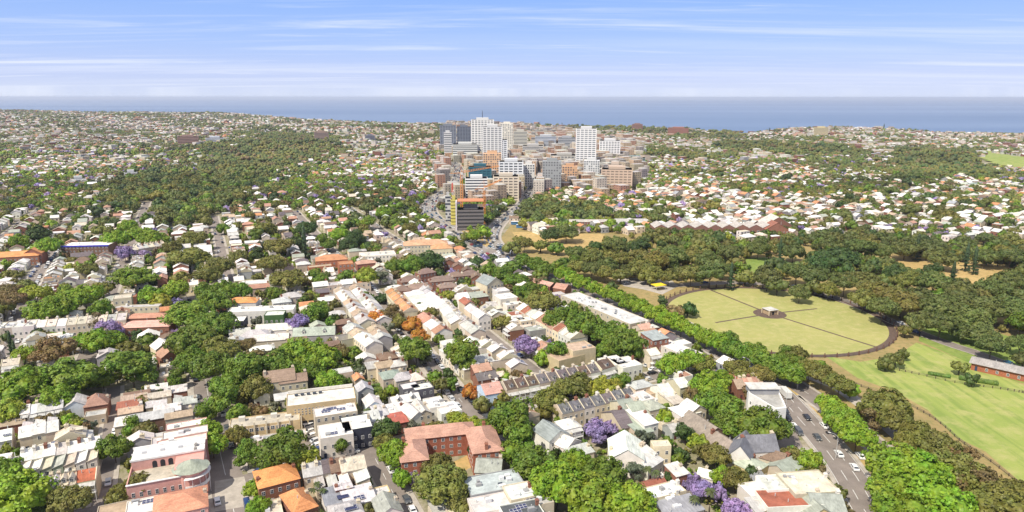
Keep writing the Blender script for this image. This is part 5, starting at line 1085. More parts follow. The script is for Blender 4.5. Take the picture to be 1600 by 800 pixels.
LIST = """20 770 45 L;-5 745 35 L;60 797 16 D;112 782 26 O;178 697 22 G;220 755 20 O;185 772 17 O;222 628 12 O;205 664 17 G;226 672 14 O;110 585 40 G;205 570 40 G;30 600 35 L;12 640 22 Y;62 592 28 G;160 590 18 G;90 618 25 L;0 612 20 L
325 670 20 L;332 692 20 L;322 640 18 G;345 618 28 G;382 575 36 G;402 602 24 O;372 645 20 G;370 678 18 O;386 706 22 G;437 703 44 G;474 714 27 Y;330 570 30 G;300 530 36 G;292 488 38 G;332 505 35 G;345 545 28 O;300 560 26 G;352 600 25 G;335 470 30 G;270 590 16 G;362 455 18 G;250 610 10 D
396 764 15 L;403 790 18 L;533 693 15 G;605 668 23 D;620 706 30 L;600 690 18 O;643 742 13 J;628 745 16 L;690 758 40 O;684 725 26 O;720 785 24 O;740 706 10 D;742 660 15 Y;716 655 17 Y;678 672 18 O;650 668 14 S;642 652 10 S
800 650 42 G;806 690 40 G;770 665 26 G;835 722 38 G;872 750 48 L;922 770 48 L;985 780 42 L;945 735 34 G;897 718 26 L;782 620 14 O;858 730 20 G
735 608 13 R;722 550 34 G;690 600 13 O;680 588 12 G;705 598 12 G;872 546 22 G;848 556 12 L;822 537 21 J;784 502 13 O;752 628 14 O;846 560 10 L;700 580 8 D;790 590 10 L
588 495 16 R;612 488 20 B;644 503 14 R;657 524 16 R;650 543 26 G;636 536 16 G;597 460 12 D;572 462 12 G;655 478 8 D;625 500 12 O;606 510 10 S;578 480 10 S;664 555 12 S
491 484 29 G;464 502 18 J;470 548 34 L;500 556 30 L;432 566 30 G;456 576 24 G;383 540 15 B;400 555 14 B;515 592 24 L;486 578 22 G;512 561 9 J;375 510 8 S;372 465 8 S
450 438 30 O;430 458 15 G;498 430 18 G;535 434 12 G;572 430 20 Y;594 432 15 S;672 405 24 D;645 412 22 G;617 415 16 G;542 428 10 G;640 405 14 O;655 425 10 Y;690 452 8 Y;652 448 10 Y;728 447 9 Y;698 462 12 Y;715 470 8 G
340 415 25 O;295 400 32 O;302 372 20 O;426 412 25 O;400 395 14 D;372 400 14 O;325 430 20 O;270 385 14 O;208 432 32 G;110 468 30 L;75 482 28 L;132 460 24 L;158 482 20 G;55 460 20 Y;15 470 20 B;170 513 20 J;85 546 30 B;38 552 16 L;150 532 24 L;178 530 18 L;128 532 16 L;150 500 15 B;195 393 14 J;226 396 8 J;137 422 14 O;72 384 19 L;160 450 12 O;18 455 16 B;40 445 10 O;20 430 10 O
235 460 18 L;275 450 20 L;250 468 14 Y;284 432 12 O;376 452 18 G;4 480 14 O;200 545 14 O;230 533 14 G;180 560 14 G;215 520 8 D;262 455 14 G;350 450 20 G;320 452 16 G;10 520 10 D;16 535 8 C;22 545 6 C;60 520 8 D
747 408 12 D;765 419 16 G;786 425 18 G;808 436 18 G;828 450 16 G;850 472 30 O;868 498 26 G;892 490 26 G;915 506 34 G;950 520 30 G;978 532 32 G;940 545 18 G;988 548 18 G;812 455 15 G;835 438 12 B;800 415 14 G;845 425 12 G;830 465 14 G;838 412 16 G;852 418 15 G;820 405 16 G;960 540 22 G;1000 515 14 G;926 480 12 G
880 425 15 L;895 434 15 L;910 440 15 L;930 448 15 L;950 455 16 L;967 462 17 L;985 470 18 L;1005 478 18 L;1027 487 19 L;1045 497 18 L;1065 506 18 L;1085 516 18 L;1103 524 18 L;1122 532 20 L;1145 541 20 G;1166 548 20 G;1190 560 22 G;1214 570 25 G;1225 550 16 G;1246 552 16 O;1055 485 14 B;1075 480 13 D;1238 580 22 G;1265 575 18 O;1282 570 12 L;1240 565 18 G;1185 545 16 G;1138 527 16 G;955 447 10 D;1035 468 9 D
1050 566 25 L;1077 560 24 L;1095 568 18 O;860 622 28 O;880 605 22 O;906 600 26 O;946 604 26 Y;970 596 20 G;1003 595 13 O;880 640 18 O;850 640 14 O;1110 598 28 L;1118 626 30 G;1150 648 38 G;1190 662 38 G;1213 668 26 G;1083 616 16 B;1140 660 26 G;1170 690 22 G;1190 586 20 O;1150 575 20 O;1165 590 14 O;1095 600 18 L;1178 612 14 B;1130 590 18 L
1298 630 20 L;1318 655 26 L;1340 676 28 L;1308 645 20 L;1385 628 34 O;1402 655 26 O;1370 650 20 B;1312 600 20 O;1285 585 20 O;1330 605 12 L;1350 640 12 O
1404 722 41 L;1442 735 50 L;1394 762 33 L;1462 782 46 L;1418 798 42 L;1388 796 18 L;1500 738 36 O;1532 752 36 B;1562 785 40 O;1434 676 24 O;1468 696 28 O;1500 712 24 B;1420 690 20 O;1590 770 26 O
1265 716 20 L;1238 710 17 O;1310 768 11 O;1318 797 12 B;1072 672 20 D;1118 712 24 O;975 680 14 G;1010 682 14 S;992 734 15 S;1013 742 8 P;1025 748 8 P;1048 742 8 D;1096 762 18 J;1080 750 12 J;1152 796 22 J;932 668 20 J;940 684 12 J;1150 745 22 O;1128 742 18 L;1170 740 14 D;1000 728 8 D;1072 710 8 D;1045 702 10 D;1100 705 14 O;1062 706 9 D;1090 690 14 Y;985 690 10 D;875 655 8 L;890 650 8 B;1110 780 10 P;1085 790 9 P;1035 645 14 L;930 628 6 D
497 765 7 P;505 775 7 P;490 775 7 P;565 765 8 L;570 750 10 G;552 775 8 L;575 795 12 O;870 672 8 L;575 650 7 P;1060 715 10 G;730 660 8 G
905 415 18 O;925 420 18 K;945 425 16 O;900 395 18 K;925 400 20 O;882 410 14 G;866 416 12 G;1012 430 14 O;950 412 18 K;970 428 14 O;1160 418 13 G;1150 410 14 O;1245 425 20 K;1270 430 24 K;1200 430 24 K;1165 430 14 O;1000 415 22 O;1025 405 24 O;975 405 20 O;950 400 18 O;1050 400 26 K;1085 400 26 O;1080 425 22 O;1110 425 26 K;1130 420 16 K;1020 425 18 O;1045 430 16 O;985 420 16 K;1108 405 22 K;1140 395 20 K;930 385 18 D;960 380 22 K;1000 385 24 D;900 405 16 G;870 385 12 G;820 380 14 O;845 382 12 O;800 385 14 O;812 375 10 O;860 365 16 D;885 360 22 K;1143 425 8 C;1195 418 6 C
1310 400 30 D;1280 410 24 D;1345 440 28 O;1375 455 28 O;1410 470 30 O;1440 465 30 K;1470 480 30 K;1380 480 24 K;1350 465 20 O;1500 470 30 K;1520 495 28 K;1545 480 28 K;1580 480 30 K;1595 500 20 G;1470 505 22 K;1440 500 20 K;1500 450 24 K;1550 450 20 K;1460 440 24 K;1420 435 20 O;1320 440 22 K;1295 450 16 O;1250 455 16 K;1270 445 14 K;1215 445 14 K;1400 425 16 D;1458 422 16 D;1470 400 22 K;1450 385 24 K;1415 385 22 K;1525 400 7 C;1512 395 7 C;1435 380 7 C;1540 400 16 K;1580 400 18 K;1575 435 22 K;1490 425 8 C;1550 538 20 K;1595 535 16 K;1540 520 20 K;1505 515 16 K;1215 410 14 D;1220 385 7 C;1185 385 18 K;1240 390 18 K;1345 385 20 K;1380 390 16 K;1300 380 18 K;1415 515 8 O;1400 560 10 O;1385 565 10 O;1410 550 8 O;1500 572 9 O;1520 590 9 D;1600 560 12 K
60 365 16 D;30 375 14 L;100 372 12 O;215 365 20 L;240 372 22 L;180 372 18 L;200 352 14 L;160 360 12 O;435 385 22 O;460 378 14 D;475 372 10 C;510 375 18 G;530 365 16 L;545 350 12 G;575 345 14 L;600 330 14 L;555 370 18 D;480 355 16 D;415 355 16 O;400 365 12 G;620 345 12 G;640 350 10 G;655 340 9 G;640 355 14 O;575 380 12 D;545 380 16 D;320 345 10 O;350 355 10 L;742 366 14 L;755 360 12 L;728 368 8 O;672 345 8 O;684 372 9 G;770 398 8 D""".replace('\n', ';')
for r_ in LIST.split(';'):
    a = r_.split()
    if len(a) == 4: tree_px(float(a[0]), float(a[1]), float(a[2]), a[3])
for (x, y, r, H, t) in TREES:
    q = np.linspace(-1, 1, 9)*max(1.2, r*0.45); gx, gy = np.meshgrid(x+q, y+q); mark(gx.ravel(), gy.ravel(), np.uint8(3)) if busy(gx.ravel(), gy.ravel()) < .6 else None
# ---------------------------------------------------------------- the rest of the suburb: candidates nearest first; the nearest become single houses, the far ones one mass
CAND = []
WR = random.Random(5)
def styles(x, y):
    r = WR.random(); right = x > 60 and y > 700
    if right and y < 1250: roof = 'white' if r < .30 else 'tan' if r < .36 else 'grey' if r < .42 else 'cream' if r < .54 else 'terracotta' if r < .69 else 'orange' if r < .80 else 'pale grey' if r < .92 else 'brown'
    elif y > 1250: roof = 'white' if r < .32 else 'cream' if r < .40 else 'pale grey' if r < .50 else 'terracotta' if r < .66 else 'orange' if r < .73 else 'tan' if r < .84 else 'grey' if r < .92 else 'brown'
    elif y > 1700 and x < 0: roof = 'white' if r < .40 else 'pale grey' if r < .62 else 'terracotta' if r < .80 else 'cream' if r < .9 else 'grey'
    elif y > 700: roof = 'white' if r < .34 else 'pale grey' if r < .50 else 'terracotta' if r < .70 else 'orange' if r < .80 else 'brown' if r < .90 else 'cream'
    else: roof = 'white' if r < .40 else 'pale grey' if r < .58 else 'cream' if r < .66 else 'green grey' if r < .72 else 'terracotta' if r < .80 else 'brown' if r < .86 else 'slate' if r < .91 else 'tan' if r < .96 else 'orange'
    wall = WR.choice(['white', 'white', 'cream', 'cream', 'sand', 'brick', 'grey'] if y < 1500 else ['white', 'white', 'cream', 'sand', 'brick'])
    return wall, roof
def land(x, y):
    """0 = houses, 1 = park or wood, 2 = town centre"""
    u, v = proj(np.asarray(x, float), np.asarray(y, float), gz(x, y)); r = np.zeros(u.shape, int)
    k = np.clip((v-150)/200, .15, 1); x = np.asarray(x, float); y = np.asarray(y, float)
    u = u + k*(14*np.sin(x/37+y/91)+9*np.sin(x/17-y/50+1)); v = v + k*(7*np.sin(x/29-y/66)+4*np.sin(x/13+y/40)); r[inpoly(u, v, CITY)] = 2
    for p in [PARK, VALLEY] + FARWOOD + FIELDS: r[inpoly(u, v, p)] = 1
    for p in MIXED: m = inpoly(u, v, p); r[m & (((np.floor(x*7.3)+np.floor(y*3.1)) % 5) < 2)] = 1
    return r, u, v
def cand_row(pts, side, off, w0, gap=0.06, dmin=7.5, dmax=9.5):
    L = [0]; 
    for a, b in zip(pts[:-1], pts[1:]): L.append(L[-1]+math.dist(a, b))
    p = 3.0; k = 0; st_ = None; n = 0
    while p < L[-1]-3:
        if n == 0: st_ = (styles(*pts[min(len(pts)-1, int(p/2))]), WR.choice(['gx','gx','gx','gy','hip','flat']), WR.uniform(4.6, 6.2), WR.uniform(dmin, dmax)); n = WR.randint(2, 7); w = w0*WR.uniform(.9, 1.25)
        q = p + w/2; i = min(len(L)-2, max(0, int(np.searchsorted(L, q))-1)); f = (q-L[i])/max(1e-6, L[i+1]-L[i])
        a, b = pts[i], pts[i+1]; dx, dy = b[0]-a[0], b[1]-a[1]; l = math.hypot(dx, dy) or 1; lx, ly = -dy/l*side, dx/l*side
        x = a[0]+dx*f+lx*(off+st_[3]/2); y = a[1]+dy*f+ly*(off+st_[3]/2); (wl, rf), kd, h, d = st_
        if WR.random() < .45: wl, rf = styles(x, y)
        CAND.append([x, y, math.atan2(ly, lx)-math.pi/2, w-0.02, d, h+WR.uniform(-.2,.2), kd, wl, rf, WR.random() < .6]); p += w; n -= 1
        if WR.random() < gap: p += WR.uniform(1.5, 6)
for (pts, w, arr, foot, name, lift, cars) in ROADS:
    if name in ('avenue', 'park_carriageway', 'expressway', 'park_drive', 'alley'): continue
    for side in (-1, 1): cand_row(pts, side, w/2+foot+2.2, 5.6)
nroad = len(CAND)
def lattice(y0, y1, ss, tt, w0, wob=0.0, keep=0.86):
    out = []
    for i, s in enumerate(np.arange(-900, 2400, ss)):
        t = -700.0
        while t < 2400:
            x, y = st(s, t)
            if y0 <= y < y1 and abs(x) < 0.82*y+60 and WR.random() < keep: out.append((x, y, s))
            t += tt
    return out
for (x, y, s) in lattice(170, 560, 13.0, 6.4, 0):
    wl, rf = styles(x, y); sd = math.pi/2*(1 if int(s/13) % 2 else -1); CAND.append([x, y, GA+sd, 6.0, WR.uniform(7,9.5), WR.uniform(3.6,6.4), WR.choice(['gx','gx','gy','skil','flat','hip']), wl, rf, False])
for (x, y, s) in lattice(560, 1250, 14.0, 7.6, 0, keep=0.90):
    wl, rf = styles(x, y); sd = math.pi/2*(1 if int(s/15) % 2 else -1); CAND.append([x+WR.uniform(-1.5,1.5), y+WR.uniform(-1.5,1.5), GA+sd*WR.choice([1,1,2])+WR.uniform(-.08,.08), WR.uniform(5.2,8.2), WR.uniform(6,11.5), WR.uniform(3.6,7), WR.choice(['gx','gx','hip','hip','flat','flat','gy','skil']), wl, rf, False])
# beyond 1250 m: blocks whose turn changes slowly with the terrain
def farfield(y0, y1, step, size):
    ys = np.arange(y0, y1, step)
    for y in ys:
        for x in np.arange(-0.85*y, 0.85*y, step*1.05):
            if WR.random() < 0.86:
                th = 0.7*math.sin(x/700+1)+0.6*math.cos(y/600); xx = x+WR.uniform(-.3,.3)*step; yy = y+WR.uniform(-.3,.3)*step; wl, rf = styles(xx, yy)
                big = WR.random() < 0.08; k = size*(1.7 if big else 1)
                CAND.append([xx, yy, th+(math.pi/2 if WR.random()<.5 else 0), k*WR.uniform(.8,1.3), k*WR.uniform(.7,1.0), (WR.uniform(9,14) if big else WR.uniform(4.5,8.5)), 'flat' if big else WR.choice(['gx','hip','hip','flat']), wl, rf, False])
farfield(1250, 1900, 13.5, 8.2); farfield(1900, 3000, 17.5, 10.0); farfield(3000, 4600, 22, 12.5)
A_ = np.array([[c[0], c[1]] for c in CAND]); LD, CU, CV = land(A_[:, 0], A_[:, 1]); DC = coast(A_[:, 0], A_[:, 1])
order = sorted(range(len(CAND)), key=lambda i: (A_[i, 1] > 1240, 0 if i < nroad else 1 if A_[i, 1] < 560 else 2, math.hypot(*A_[i])) if A_[i, 1] < 560 else (1, 0, A_[i, 1]))
HM = MB(); hcol = []; n_ind = 0; LIM = 300
def quick(mb, x, y, z, rz, w, d, h, kind, wc, rc, win=True):
    c, s = math.cos(rz), math.sin(rz); X, Y = w/2, d/2; e = 0.3
    def T_(p): return [(x+a*c-b*s, y+a*s+b*c, z+q) for a, b, q in p]
    rh = 0 if kind == 'flat' else (d*.26 if kind in ('gx','skil') else min(w,d)*.3)
    mb.add(T_([(-X,-Y,-2),(X,-Y,-2),(X,Y,-2),(-X,Y,-2),(-X,-Y,h),(X,-Y,h),(X,Y,h),(-X,Y,h)]), [(0,1,5,4),(1,2,6,5),(2,3,7,6),(3,0,4,7)], 0, wc)
    if kind == 'flat': mb.add(T_([(-X,-Y,h),(X,-Y,h),(X,Y,h),(-X,Y,h)]), [(0,1,2,3)], 0, rc)
    elif kind in ('gx', 'skil'):
        mb.add(T_([(-X-e,-Y-e,h),(X+e,-Y-e,h),(X+e,0,h+rh),(-X-e,0,h+rh),(X+e,Y+e,h),(-X-e,Y+e,h)]), [(0,1,2,3),(3,2,4,5)], 0, rc)
        mb.add(T_([(-X,-Y,h),(-X,Y,h),(-X,0,h+rh),(X,-Y,h),(X,Y,h),(X,0,h+rh)]), [(1,0,2),(3,4,5)], 0, wc)
    elif kind == 'gy':
        rh = w*.3; mb.add(T_([(-X-e,-Y-e,h),(0,-Y-e,h+rh),(0,Y+e,h+rh),(-X-e,Y+e,h),(X+e,-Y-e,h),(X+e,Y+e,h)]), [(0,1,2,3),(1,4,5,2)], 0, rc)
        mb.add(T_([(-X,-Y,h),(X,-Y,h),(0,-Y,h+rh),(X,Y,h),(-X,Y,h),(0,Y,h+rh)]), [(0,1,2),(3,4,5)], 0, wc)
    else:
        g = (w-d)/2 if w > d else 0; k = (d-w)/2 if d > w else 0; mb.add(T_([(-X-e,-Y-e,h),(X+e,-Y-e,h),(X+e,Y+e,h),(-X-e,Y+e,h),(-g,-k,h+rh),(g,k,h+rh)]), [(0,1,5,4),(1,2,5),(2,3,4,5),(3,0,4)] if w > d else [(0,1,4),(1,2,5,4),(2,3,5),(3,0,4,5)], 0, rc)
    if win:
        nf = max(1, int(h/3)); dk = (0.05,0.055,0.07)
        for (L, sx) in ((w, 0), (d, 1), (w, 2), (d, 3)):
            k = max(1, int(L/3.2))
            for j in range(nf):
                for i in range(k):
                    p = -L/2+(i+.5)*L/k; z0 = 1.0+j*3.0; z1 = z0+1.4; a0, a1 = p-.55, p+.55
                    q = {0: [(a0,-Y-.03,z0),(a1,-Y-.03,z0),(a1,-Y-.03,z1),(a0,-Y-.03,z1)], 2: [(a1,Y+.03,z0),(a0,Y+.03,z0),(a0,Y+.03,z1),(a1,Y+.03,z1)], 1: [(X+.03,a0,z0),(X+.03,a1,z0),(X+.03,a1,z1),(X+.03,a0,z1)], 3: [(-X-.03,a1,z0),(-X-.03,a0,z0),(-X-.03,a0,z1),(-X-.03,a1,z1)]}[sx]
                    mb.add(T_(q), [(0,1,2,3)], 0, dk)
rnd.seed(21)
n_stuff = 0; FREE = []
for i in order:
    x, y, rz, w, d, h, kd, wl, rf, ver = CAND[i]
    if abs(CU[i]-800) > 1000 or y > DC[i]-25: continue
    if LD[i] == 1: continue
    if y > 640 and LD[i] != 2 and leafy(x, y) > (0.52 if x < 0 else 0.62) and WR.random() < .78: continue
    if y < 1240:
        px, py = rect_pts(x, y, w-.5, d-.5, rz, 1.0)
        if busy(px, py) > 0.03: continue
    if LD[i] == 2 and WR.random() < .58: continue
    infr = -20 < CU[i] < 1620 and CV[i] < 850
    if y < 900: mark(px, py, 1)
    if n_ind < LIM - NHOUSE[0] + n_ind and y < 700 and infr and NHOUSE[0] < LIM:
        z_ = 0; wing = (w*.5, rnd.uniform(4,7), h-1.2) if (ver or rnd.random() < .3) and kd in ('gx','hip','gy') else None
        house(x, y, rz, w, d, h, kd, wall=wl, roof=rf, name='terrace_house', group=g1, wing=wing, veranda=(ver and i < nroad and y < 430), party=(kd == 'gx' and ver), chim=rnd.randint(0, 2), dormer=(1 if kd == 'gx' and rnd.random() < .2 else 0),
              solar=(1 if rnd.random() < .12 else 0), units=(rnd.randint(2,5) if kd == 'flat' else 0), sky=rnd.choice([0,0,1,1,2]), occ=True); n_ind += 1
    else:
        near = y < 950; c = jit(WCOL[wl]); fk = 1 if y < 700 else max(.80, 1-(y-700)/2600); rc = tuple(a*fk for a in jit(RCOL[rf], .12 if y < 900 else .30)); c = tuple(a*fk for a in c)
        if LD[i] == 2: kd = 'flat'; w *= WR.uniform(1.2, 2.6); d *= WR.uniform(1.1, 1.8); h = WR.uniform(8, 22); near = True; c = jit(WR.choice([(0.46,0.36,0.25),(0.50,0.44,0.36),(0.28,0.25,0.23),(0.62,0.56,0.47),(0.40,0.24,0.16),(0.55,0.40,0.27)])); rc = jit((0.45,0.43,0.40))
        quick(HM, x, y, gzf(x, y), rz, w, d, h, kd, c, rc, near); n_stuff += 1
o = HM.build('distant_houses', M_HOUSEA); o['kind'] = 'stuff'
print('individual infill', n_ind, 'terraces', NHOUSE[0], 'mass', n_stuff)
# ---------------------------------------------------------------- trees between the houses, in the park and woods
q = random.Random(3)
def pal(x, y, u, v, wood):
    r = q.random()
    if wood:
        if y > 1100: return 'K' if r < .45 else 'O' if r < .8 else 'B' if r < .9 else 'D'
        return 'K' if r < .45 else 'O' if r < .75 else 'D' if r < .88 else 'G'
    if y > 1500: return 'O' if r < .4 else 'K' if r < .75 else 'B' if r < .85 else 'D' if r < .92 else 'G'
    if x > 100 and y > 600: return 'O' if r < .36 else 'G' if r < .60 else 'K' if r < .80 else 'Y' if r < .88 else 'J' if r < .93 else 'B'
    return 'G' if r < .26 else 'O' if r < .50 else 'L' if r < .64 else 'Y' if r < .70 else 'J' if r < .745 else 'B' if r < .84 else 'D' if r < .92 else 'S' if r < .96 else 'K' if r < .985 else 'C'
nman = len(TREES)
def scatter(y0, y1, step, r0, r1, pr, prw):
    X, Y = [], []
    for y in np.arange(y0, y1, step):
        xs = np.arange(-0.84*y-20, 0.84*y+20, step); X += [a+q.uniform(-.48,.48)*step for a in xs]; Y += [y+q.uniform(-.48,.48)*step for a in xs]
    X = np.array(X); Y = np.array(Y); ld, u, v = land(X, Y); dc = coast(X, Y)
    parkp = inpoly(u, v, PARK); wood = (ld == 1)
    inw = inpoly(u, v, WOOD)
    clr = np.zeros(len(X), bool)
    for c in CLEAR+FIELDS: clr |= inpoly(u, v, c)
    for i in range(len(X)):
        if abs(u[i]-800) > 900 or v[i] > 840 or Y[i] > dc[i]-8: continue
        x, y = X[i], Y[i]
        if clr[i] or (parkp[i] and not inw[i]): continue
        if ld[i] == 2 and q.random() < .45: continue
        w = bool(wood[i]); n = 0.5+0.5*math.sin(x/90+1.7*math.sin(y/140))*math.cos(y/75-x/200)
        lf = float(leafy(x, y)) if y > 600 else .5
        if q.random() > (prw if w else pr*(0.45+1.1*n)*(1.0 if y <= 600 else 2.2 if lf > (.52 if x < 0 else .62) else .62)): continue
        r = q.uniform(r0, r1)*(1.25*q.choice([.6,.8,1,1,1.3]) if w else 1)
        if y < 1240:
            a = np.linspace(-1, 1, 5)*max(0.8, r*.35); gx, gy = np.meshgrid(x+a, y+a)
            if busy(gx.ravel(), gy.ravel()) > 0.0:
                if busy(gx.ravel(), gy.ravel()) > 0.0 and not (y > 600 and q.random() < .38 and busy(gx.ravel(), gy.ravel()) < .5): continue
        t = pal(x, y, u[i], v[i], w); r *= .35 if t == 'C' else 1
        tree_at(x, y, r, r*(5 if t == 'C' else 1.5)+(0 if t == 'C' else 2.5)*q.uniform(.8,1.3), t)
for _ in range(170):
    x = q.uniform(-3300, 2300); y = q.uniform(2700, 4550); dc_ = float(coast(x, y))
    if y > dc_-10 or y < dc_-420: continue
    t_ = q.choice('CCKO'); h_ = q.uniform(16, 30); tree_at(x, y, h_*(.2 if t_ == 'C' else .42), h_*(1 if t_ == 'C' else .75), t_)
scatter(165, 330, 5.0, 1.3, 3.0, .60, .0); scatter(330, 620, 6.0, 1.8, 4.0, .8, .5); scatter(620, 1240, 8.0, 2.4, 5.2, .95, .85); scatter(1240, 2200, 11.0, 2.8, 6.6, .95, .98); scatter(2200, 4600, 21, 3.6, 8.0, .72, .98)
print('trees', nman, len(TREES))
def tvis(T_):
    x, y, r, H, t = T_; u, v = proj(x, y, gzf(x, y)+H*.6); return r*(1.0 if T_[2] > 0 else 1)/slant(x, y) if (-30 < u < 1630 and v < 860) else 0
idx = sorted(range(len(TREES)), key=lambda i: -(tvis(TREES[i])*(1.6 if i < nman else 1)))
single = set(idx[:300]); g_t = {'J': 'jacarandas in flower', 'C': 'conifers standing above the other trees', 'P': 'garden palms', 'K': 'trees of the park woodland'}
def inst_tree(x, y, r, H, t, sh=None):
    col, lab, shapes = TC[t]; k = sh or q.choice(shapes); z = gzf(x, y); root = empty(TNAME.get(t, 'broadleaf_tree'), (x, y, z), q.uniform(0, 6.28))
    kk = q.uniform(.85, 1.18); c = tuple(a*kk*q.uniform(.93, 1.07)*1.06 for a in col)
    r *= 1.0 if k in ('pine','palm') else 0.87; me = q.choice(CM[k]); zb = H*(0.05 if k == 'pine' else 0.80 if k == 'palm' else 0.22); sz = H*(0.93 if k == 'pine' else 0.28 if k == 'palm' else 0.76)
    link('trunk', TM[k if k in ('palm','pine') else 'broad'], root, (0,0,0), 0, None, (max(r,H*.5)*1.1 if k not in ('palm','pine') else H, max(r,H*.5)*1.1 if k not in ('palm','pine') else H, H))
    link('crown', me, root, (0,0,zb), 0, c, (r*1.05, r*q.uniform(.92,1.05), sz))
    reg(root, ('large ' if r > 6.5 else 'small ' if r < 2.6 else '')+lab, x, y, z+H*.6, 'tree', g_t.get(t, 'street and garden trees'))
for i in idx[:300]: inst_tree(*TREES[i])
L1 = {k: [crown(100+s, 1, k, 7) for s in range(4)] for k in ('dome', 'flat', 'tall', 'wisp')}; L1['pine'] = [pine(110, 1)]; L1['palm'] = [frond(5)]
L2 = {k: [crown(130+s, 2, k, 5) for s in range(4)] for k in ('dome', 'flat', 'tall', 'wisp')}; L2['pine'] = [pine(111, 1)]; L2['palm'] = [frond(5)]
def merge(items, lib, name):
    VV = []; FF = []; CC = []; n0 = 0
    for (x, y, r, H, t) in items:
        col, lab, shapes = TC[t]; k = q.choice(shapes); V, F = q.choice(lib[k]); a = q.uniform(0, 6.28); c, s = math.cos(a), math.sin(a); z = gzf(x, y)
        zb, sz = (0.05, .95) if k == 'pine' else (0.8, .28) if k == 'palm' else (0.12, 0.86)
        X = V[:, 0]*r*1.08; Y = V[:, 1]*r*1.08; VV.append(np.stack([x+X*c-Y*s, y+X*s+Y*c, z+H*zb+V[:, 2]*H*sz], 1)); FF.append(F+n0); n0 += len(V)
        kk = q.uniform(.75, 1.22)*(1+.22*math.sin(x/83+2*math.sin(y/117))*math.cos(y/61)); CC.append(np.tile(np.array(col)*kk*np.array([q.uniform(.9,1.1), 1, q.uniform(.9,1.1)]), (len(F), 1)))
        tv, tf = ICO[0]; VV.append(tv*[r*.09+.1, r*.09+.1, H*.25]+[x, y, z+H*.2]); FF.append(tf+n0); n0 += len(tv); CC.append(np.tile((0.10,0.08,0.055), (len(tf), 1)))
    return big_mesh(name, np.concatenate(VV), np.concatenate(FF), M_LEAFA, np.concatenate(CC), 'stuff')
rest = [TREES[i] for i in idx[300:]]
near_ = [t for t in rest if t[1] < 330]; mid_ = [t for t in rest if 330 <= t[1] < 1000]; far_ = [t for t in rest if t[1] >= 1000]
big0 = {k: [SH[k][i] for i in range(len(SH[k]))] for k in SH}
merge(near_+mid_, L1, 'garden_trees_beyond'); merge(far_, L2, 'distant_trees')
# low shrubs and hedges in the yards: nobody could count them
sh = []
for _ in range(34000):
    y = q.uniform(165, 560); x = q.uniform(-.82*y, .82*y); a = np.array([-.8,0,.8])
    gx, gy = np.meshgrid(x+a, y+a)
    if busy(gx.ravel(), gy.ravel()) > 0: continue
    ld, u, v = land([x], [y])
    if ld[0] == 1: continue
    sh.append((x, y, q.uniform(.6,1.5), q.uniform(1.0,2.6), q.choice('GOLDYG')))
merge(sh, L2, 'garden_shrubs')
print('shrubs', len(sh))
# ---------------------------------------------------------------- vehicles
def car_meshes(van=False):
    L, W = (4.9, 1.9) if van else (4.5, 1.8)
    prof = [(-L/2,.35),(L/2,.35),(L/2,.75),(L/2-.9,.92),(L/2-1.5,1.38),(-L/2+1.0,1.42),(-L/2+.25,.98),(-L/2,.85)] if not van else [(-L/2,.35),(L/2,.35),(L/2,.9),(L/2-.6,1.1),(L/2-1.2,1.85),(-L/2+.1,1.9),(-L/2,1.1),(-L/2,.85)]
    m = MB(); n = len(prof); tw = lambda z: W/2-(max(0, z-.95)*.32 if not van else max(0, z-1.1)*.12)
    vs = [(x, -tw(z), z) for x, z in prof]+[(x, tw(z), z) for x, z in prof]
    m.add(vs, [tuple(range(n))]); m.add(vs, [tuple(range(2*n-1, n-1, -1))])
    for i in range(n): m.add([vs[i], vs[(i+1)%n], vs[(i+1)%n+n], vs[i+n]], [(3,2,1,0)])
    body = m.mesh('body', M_CAR); g = MB(); e = .012
    a, b = prof[3], prof[4]; p, r = prof[5], prof[6]
    def quadb(s, t, k): g.add([(s[0]+(t[0]-s[0])*.12+k*e, -tw(s[1])*.86, s[1]+(t[1]-s[1])*.12+e), (s[0]+(t[0]-s[0])*.12+k*e, tw(s[1])*.86, s[1]+(t[1]-s[1])*.12+e), (s[0]+(t[0]-s[0])*.9+k*e, tw(t[1])*.86, s[1]+(t[1]-s[1])*.9+e), (s[0]+(t[0]-s[0])*.9+k*e, -tw(t[1])*.86, s[1]+(t[1]-s[1])*.9+e)], [(0,1,2,3)])
    quadb(a, b, 1); quadb(r, p, -1)
    zt = b[1]-.07; zb = a[1]+.08
    for s in (-1, 1):
        y0, y1 = s*(tw(zb)+e), s*(tw(zt)+e); g.add([(r[0]+.35,y0,zb),(-.05,y0,zb),(-.05,y1,zt),(p[0]+.1,y1,zt),(.05,y0,zb),(a[0]-.35,y0,zb),(b[0]-.1,y1,zt),(.05,y1,zt)], [(0,1,2,3),(4,5,6,7)])
    glass = g.mesh('windows', M_GLASS)
    w = MB(); w.tube((0,-.11,0),(0,.11,0),.33,.33,12,0); w.tube((0,-.12,0),(0,.12,0),.18,.18,8,1); wheel = w.mesh('wheel', [M_TYRE, M_LAMP])
    h = MB(); h.box(-.03,.03,-.2,.2,-.08,.08,bottom=True); return body, glass, wheel, h.mesh('headlight', M_LAMP), L, W
CARM = car_meshes(); VANM = car_meshes(True)
CC_ = [('white',(0.75,0.75,0.74))]*9 + [('silver',(0.50,0.51,0.52))]*5 + [('dark grey',(0.08,0.085,0.09))]*4 + [('black',(0.015,0.015,0.02))]*4 + [('dark blue',(0.02,0.05,0.16))]*3 + [('red',(0.35,0.03,0.03))] + [('teal blue',(0.03,0.12,0.2))]
NC = [0]
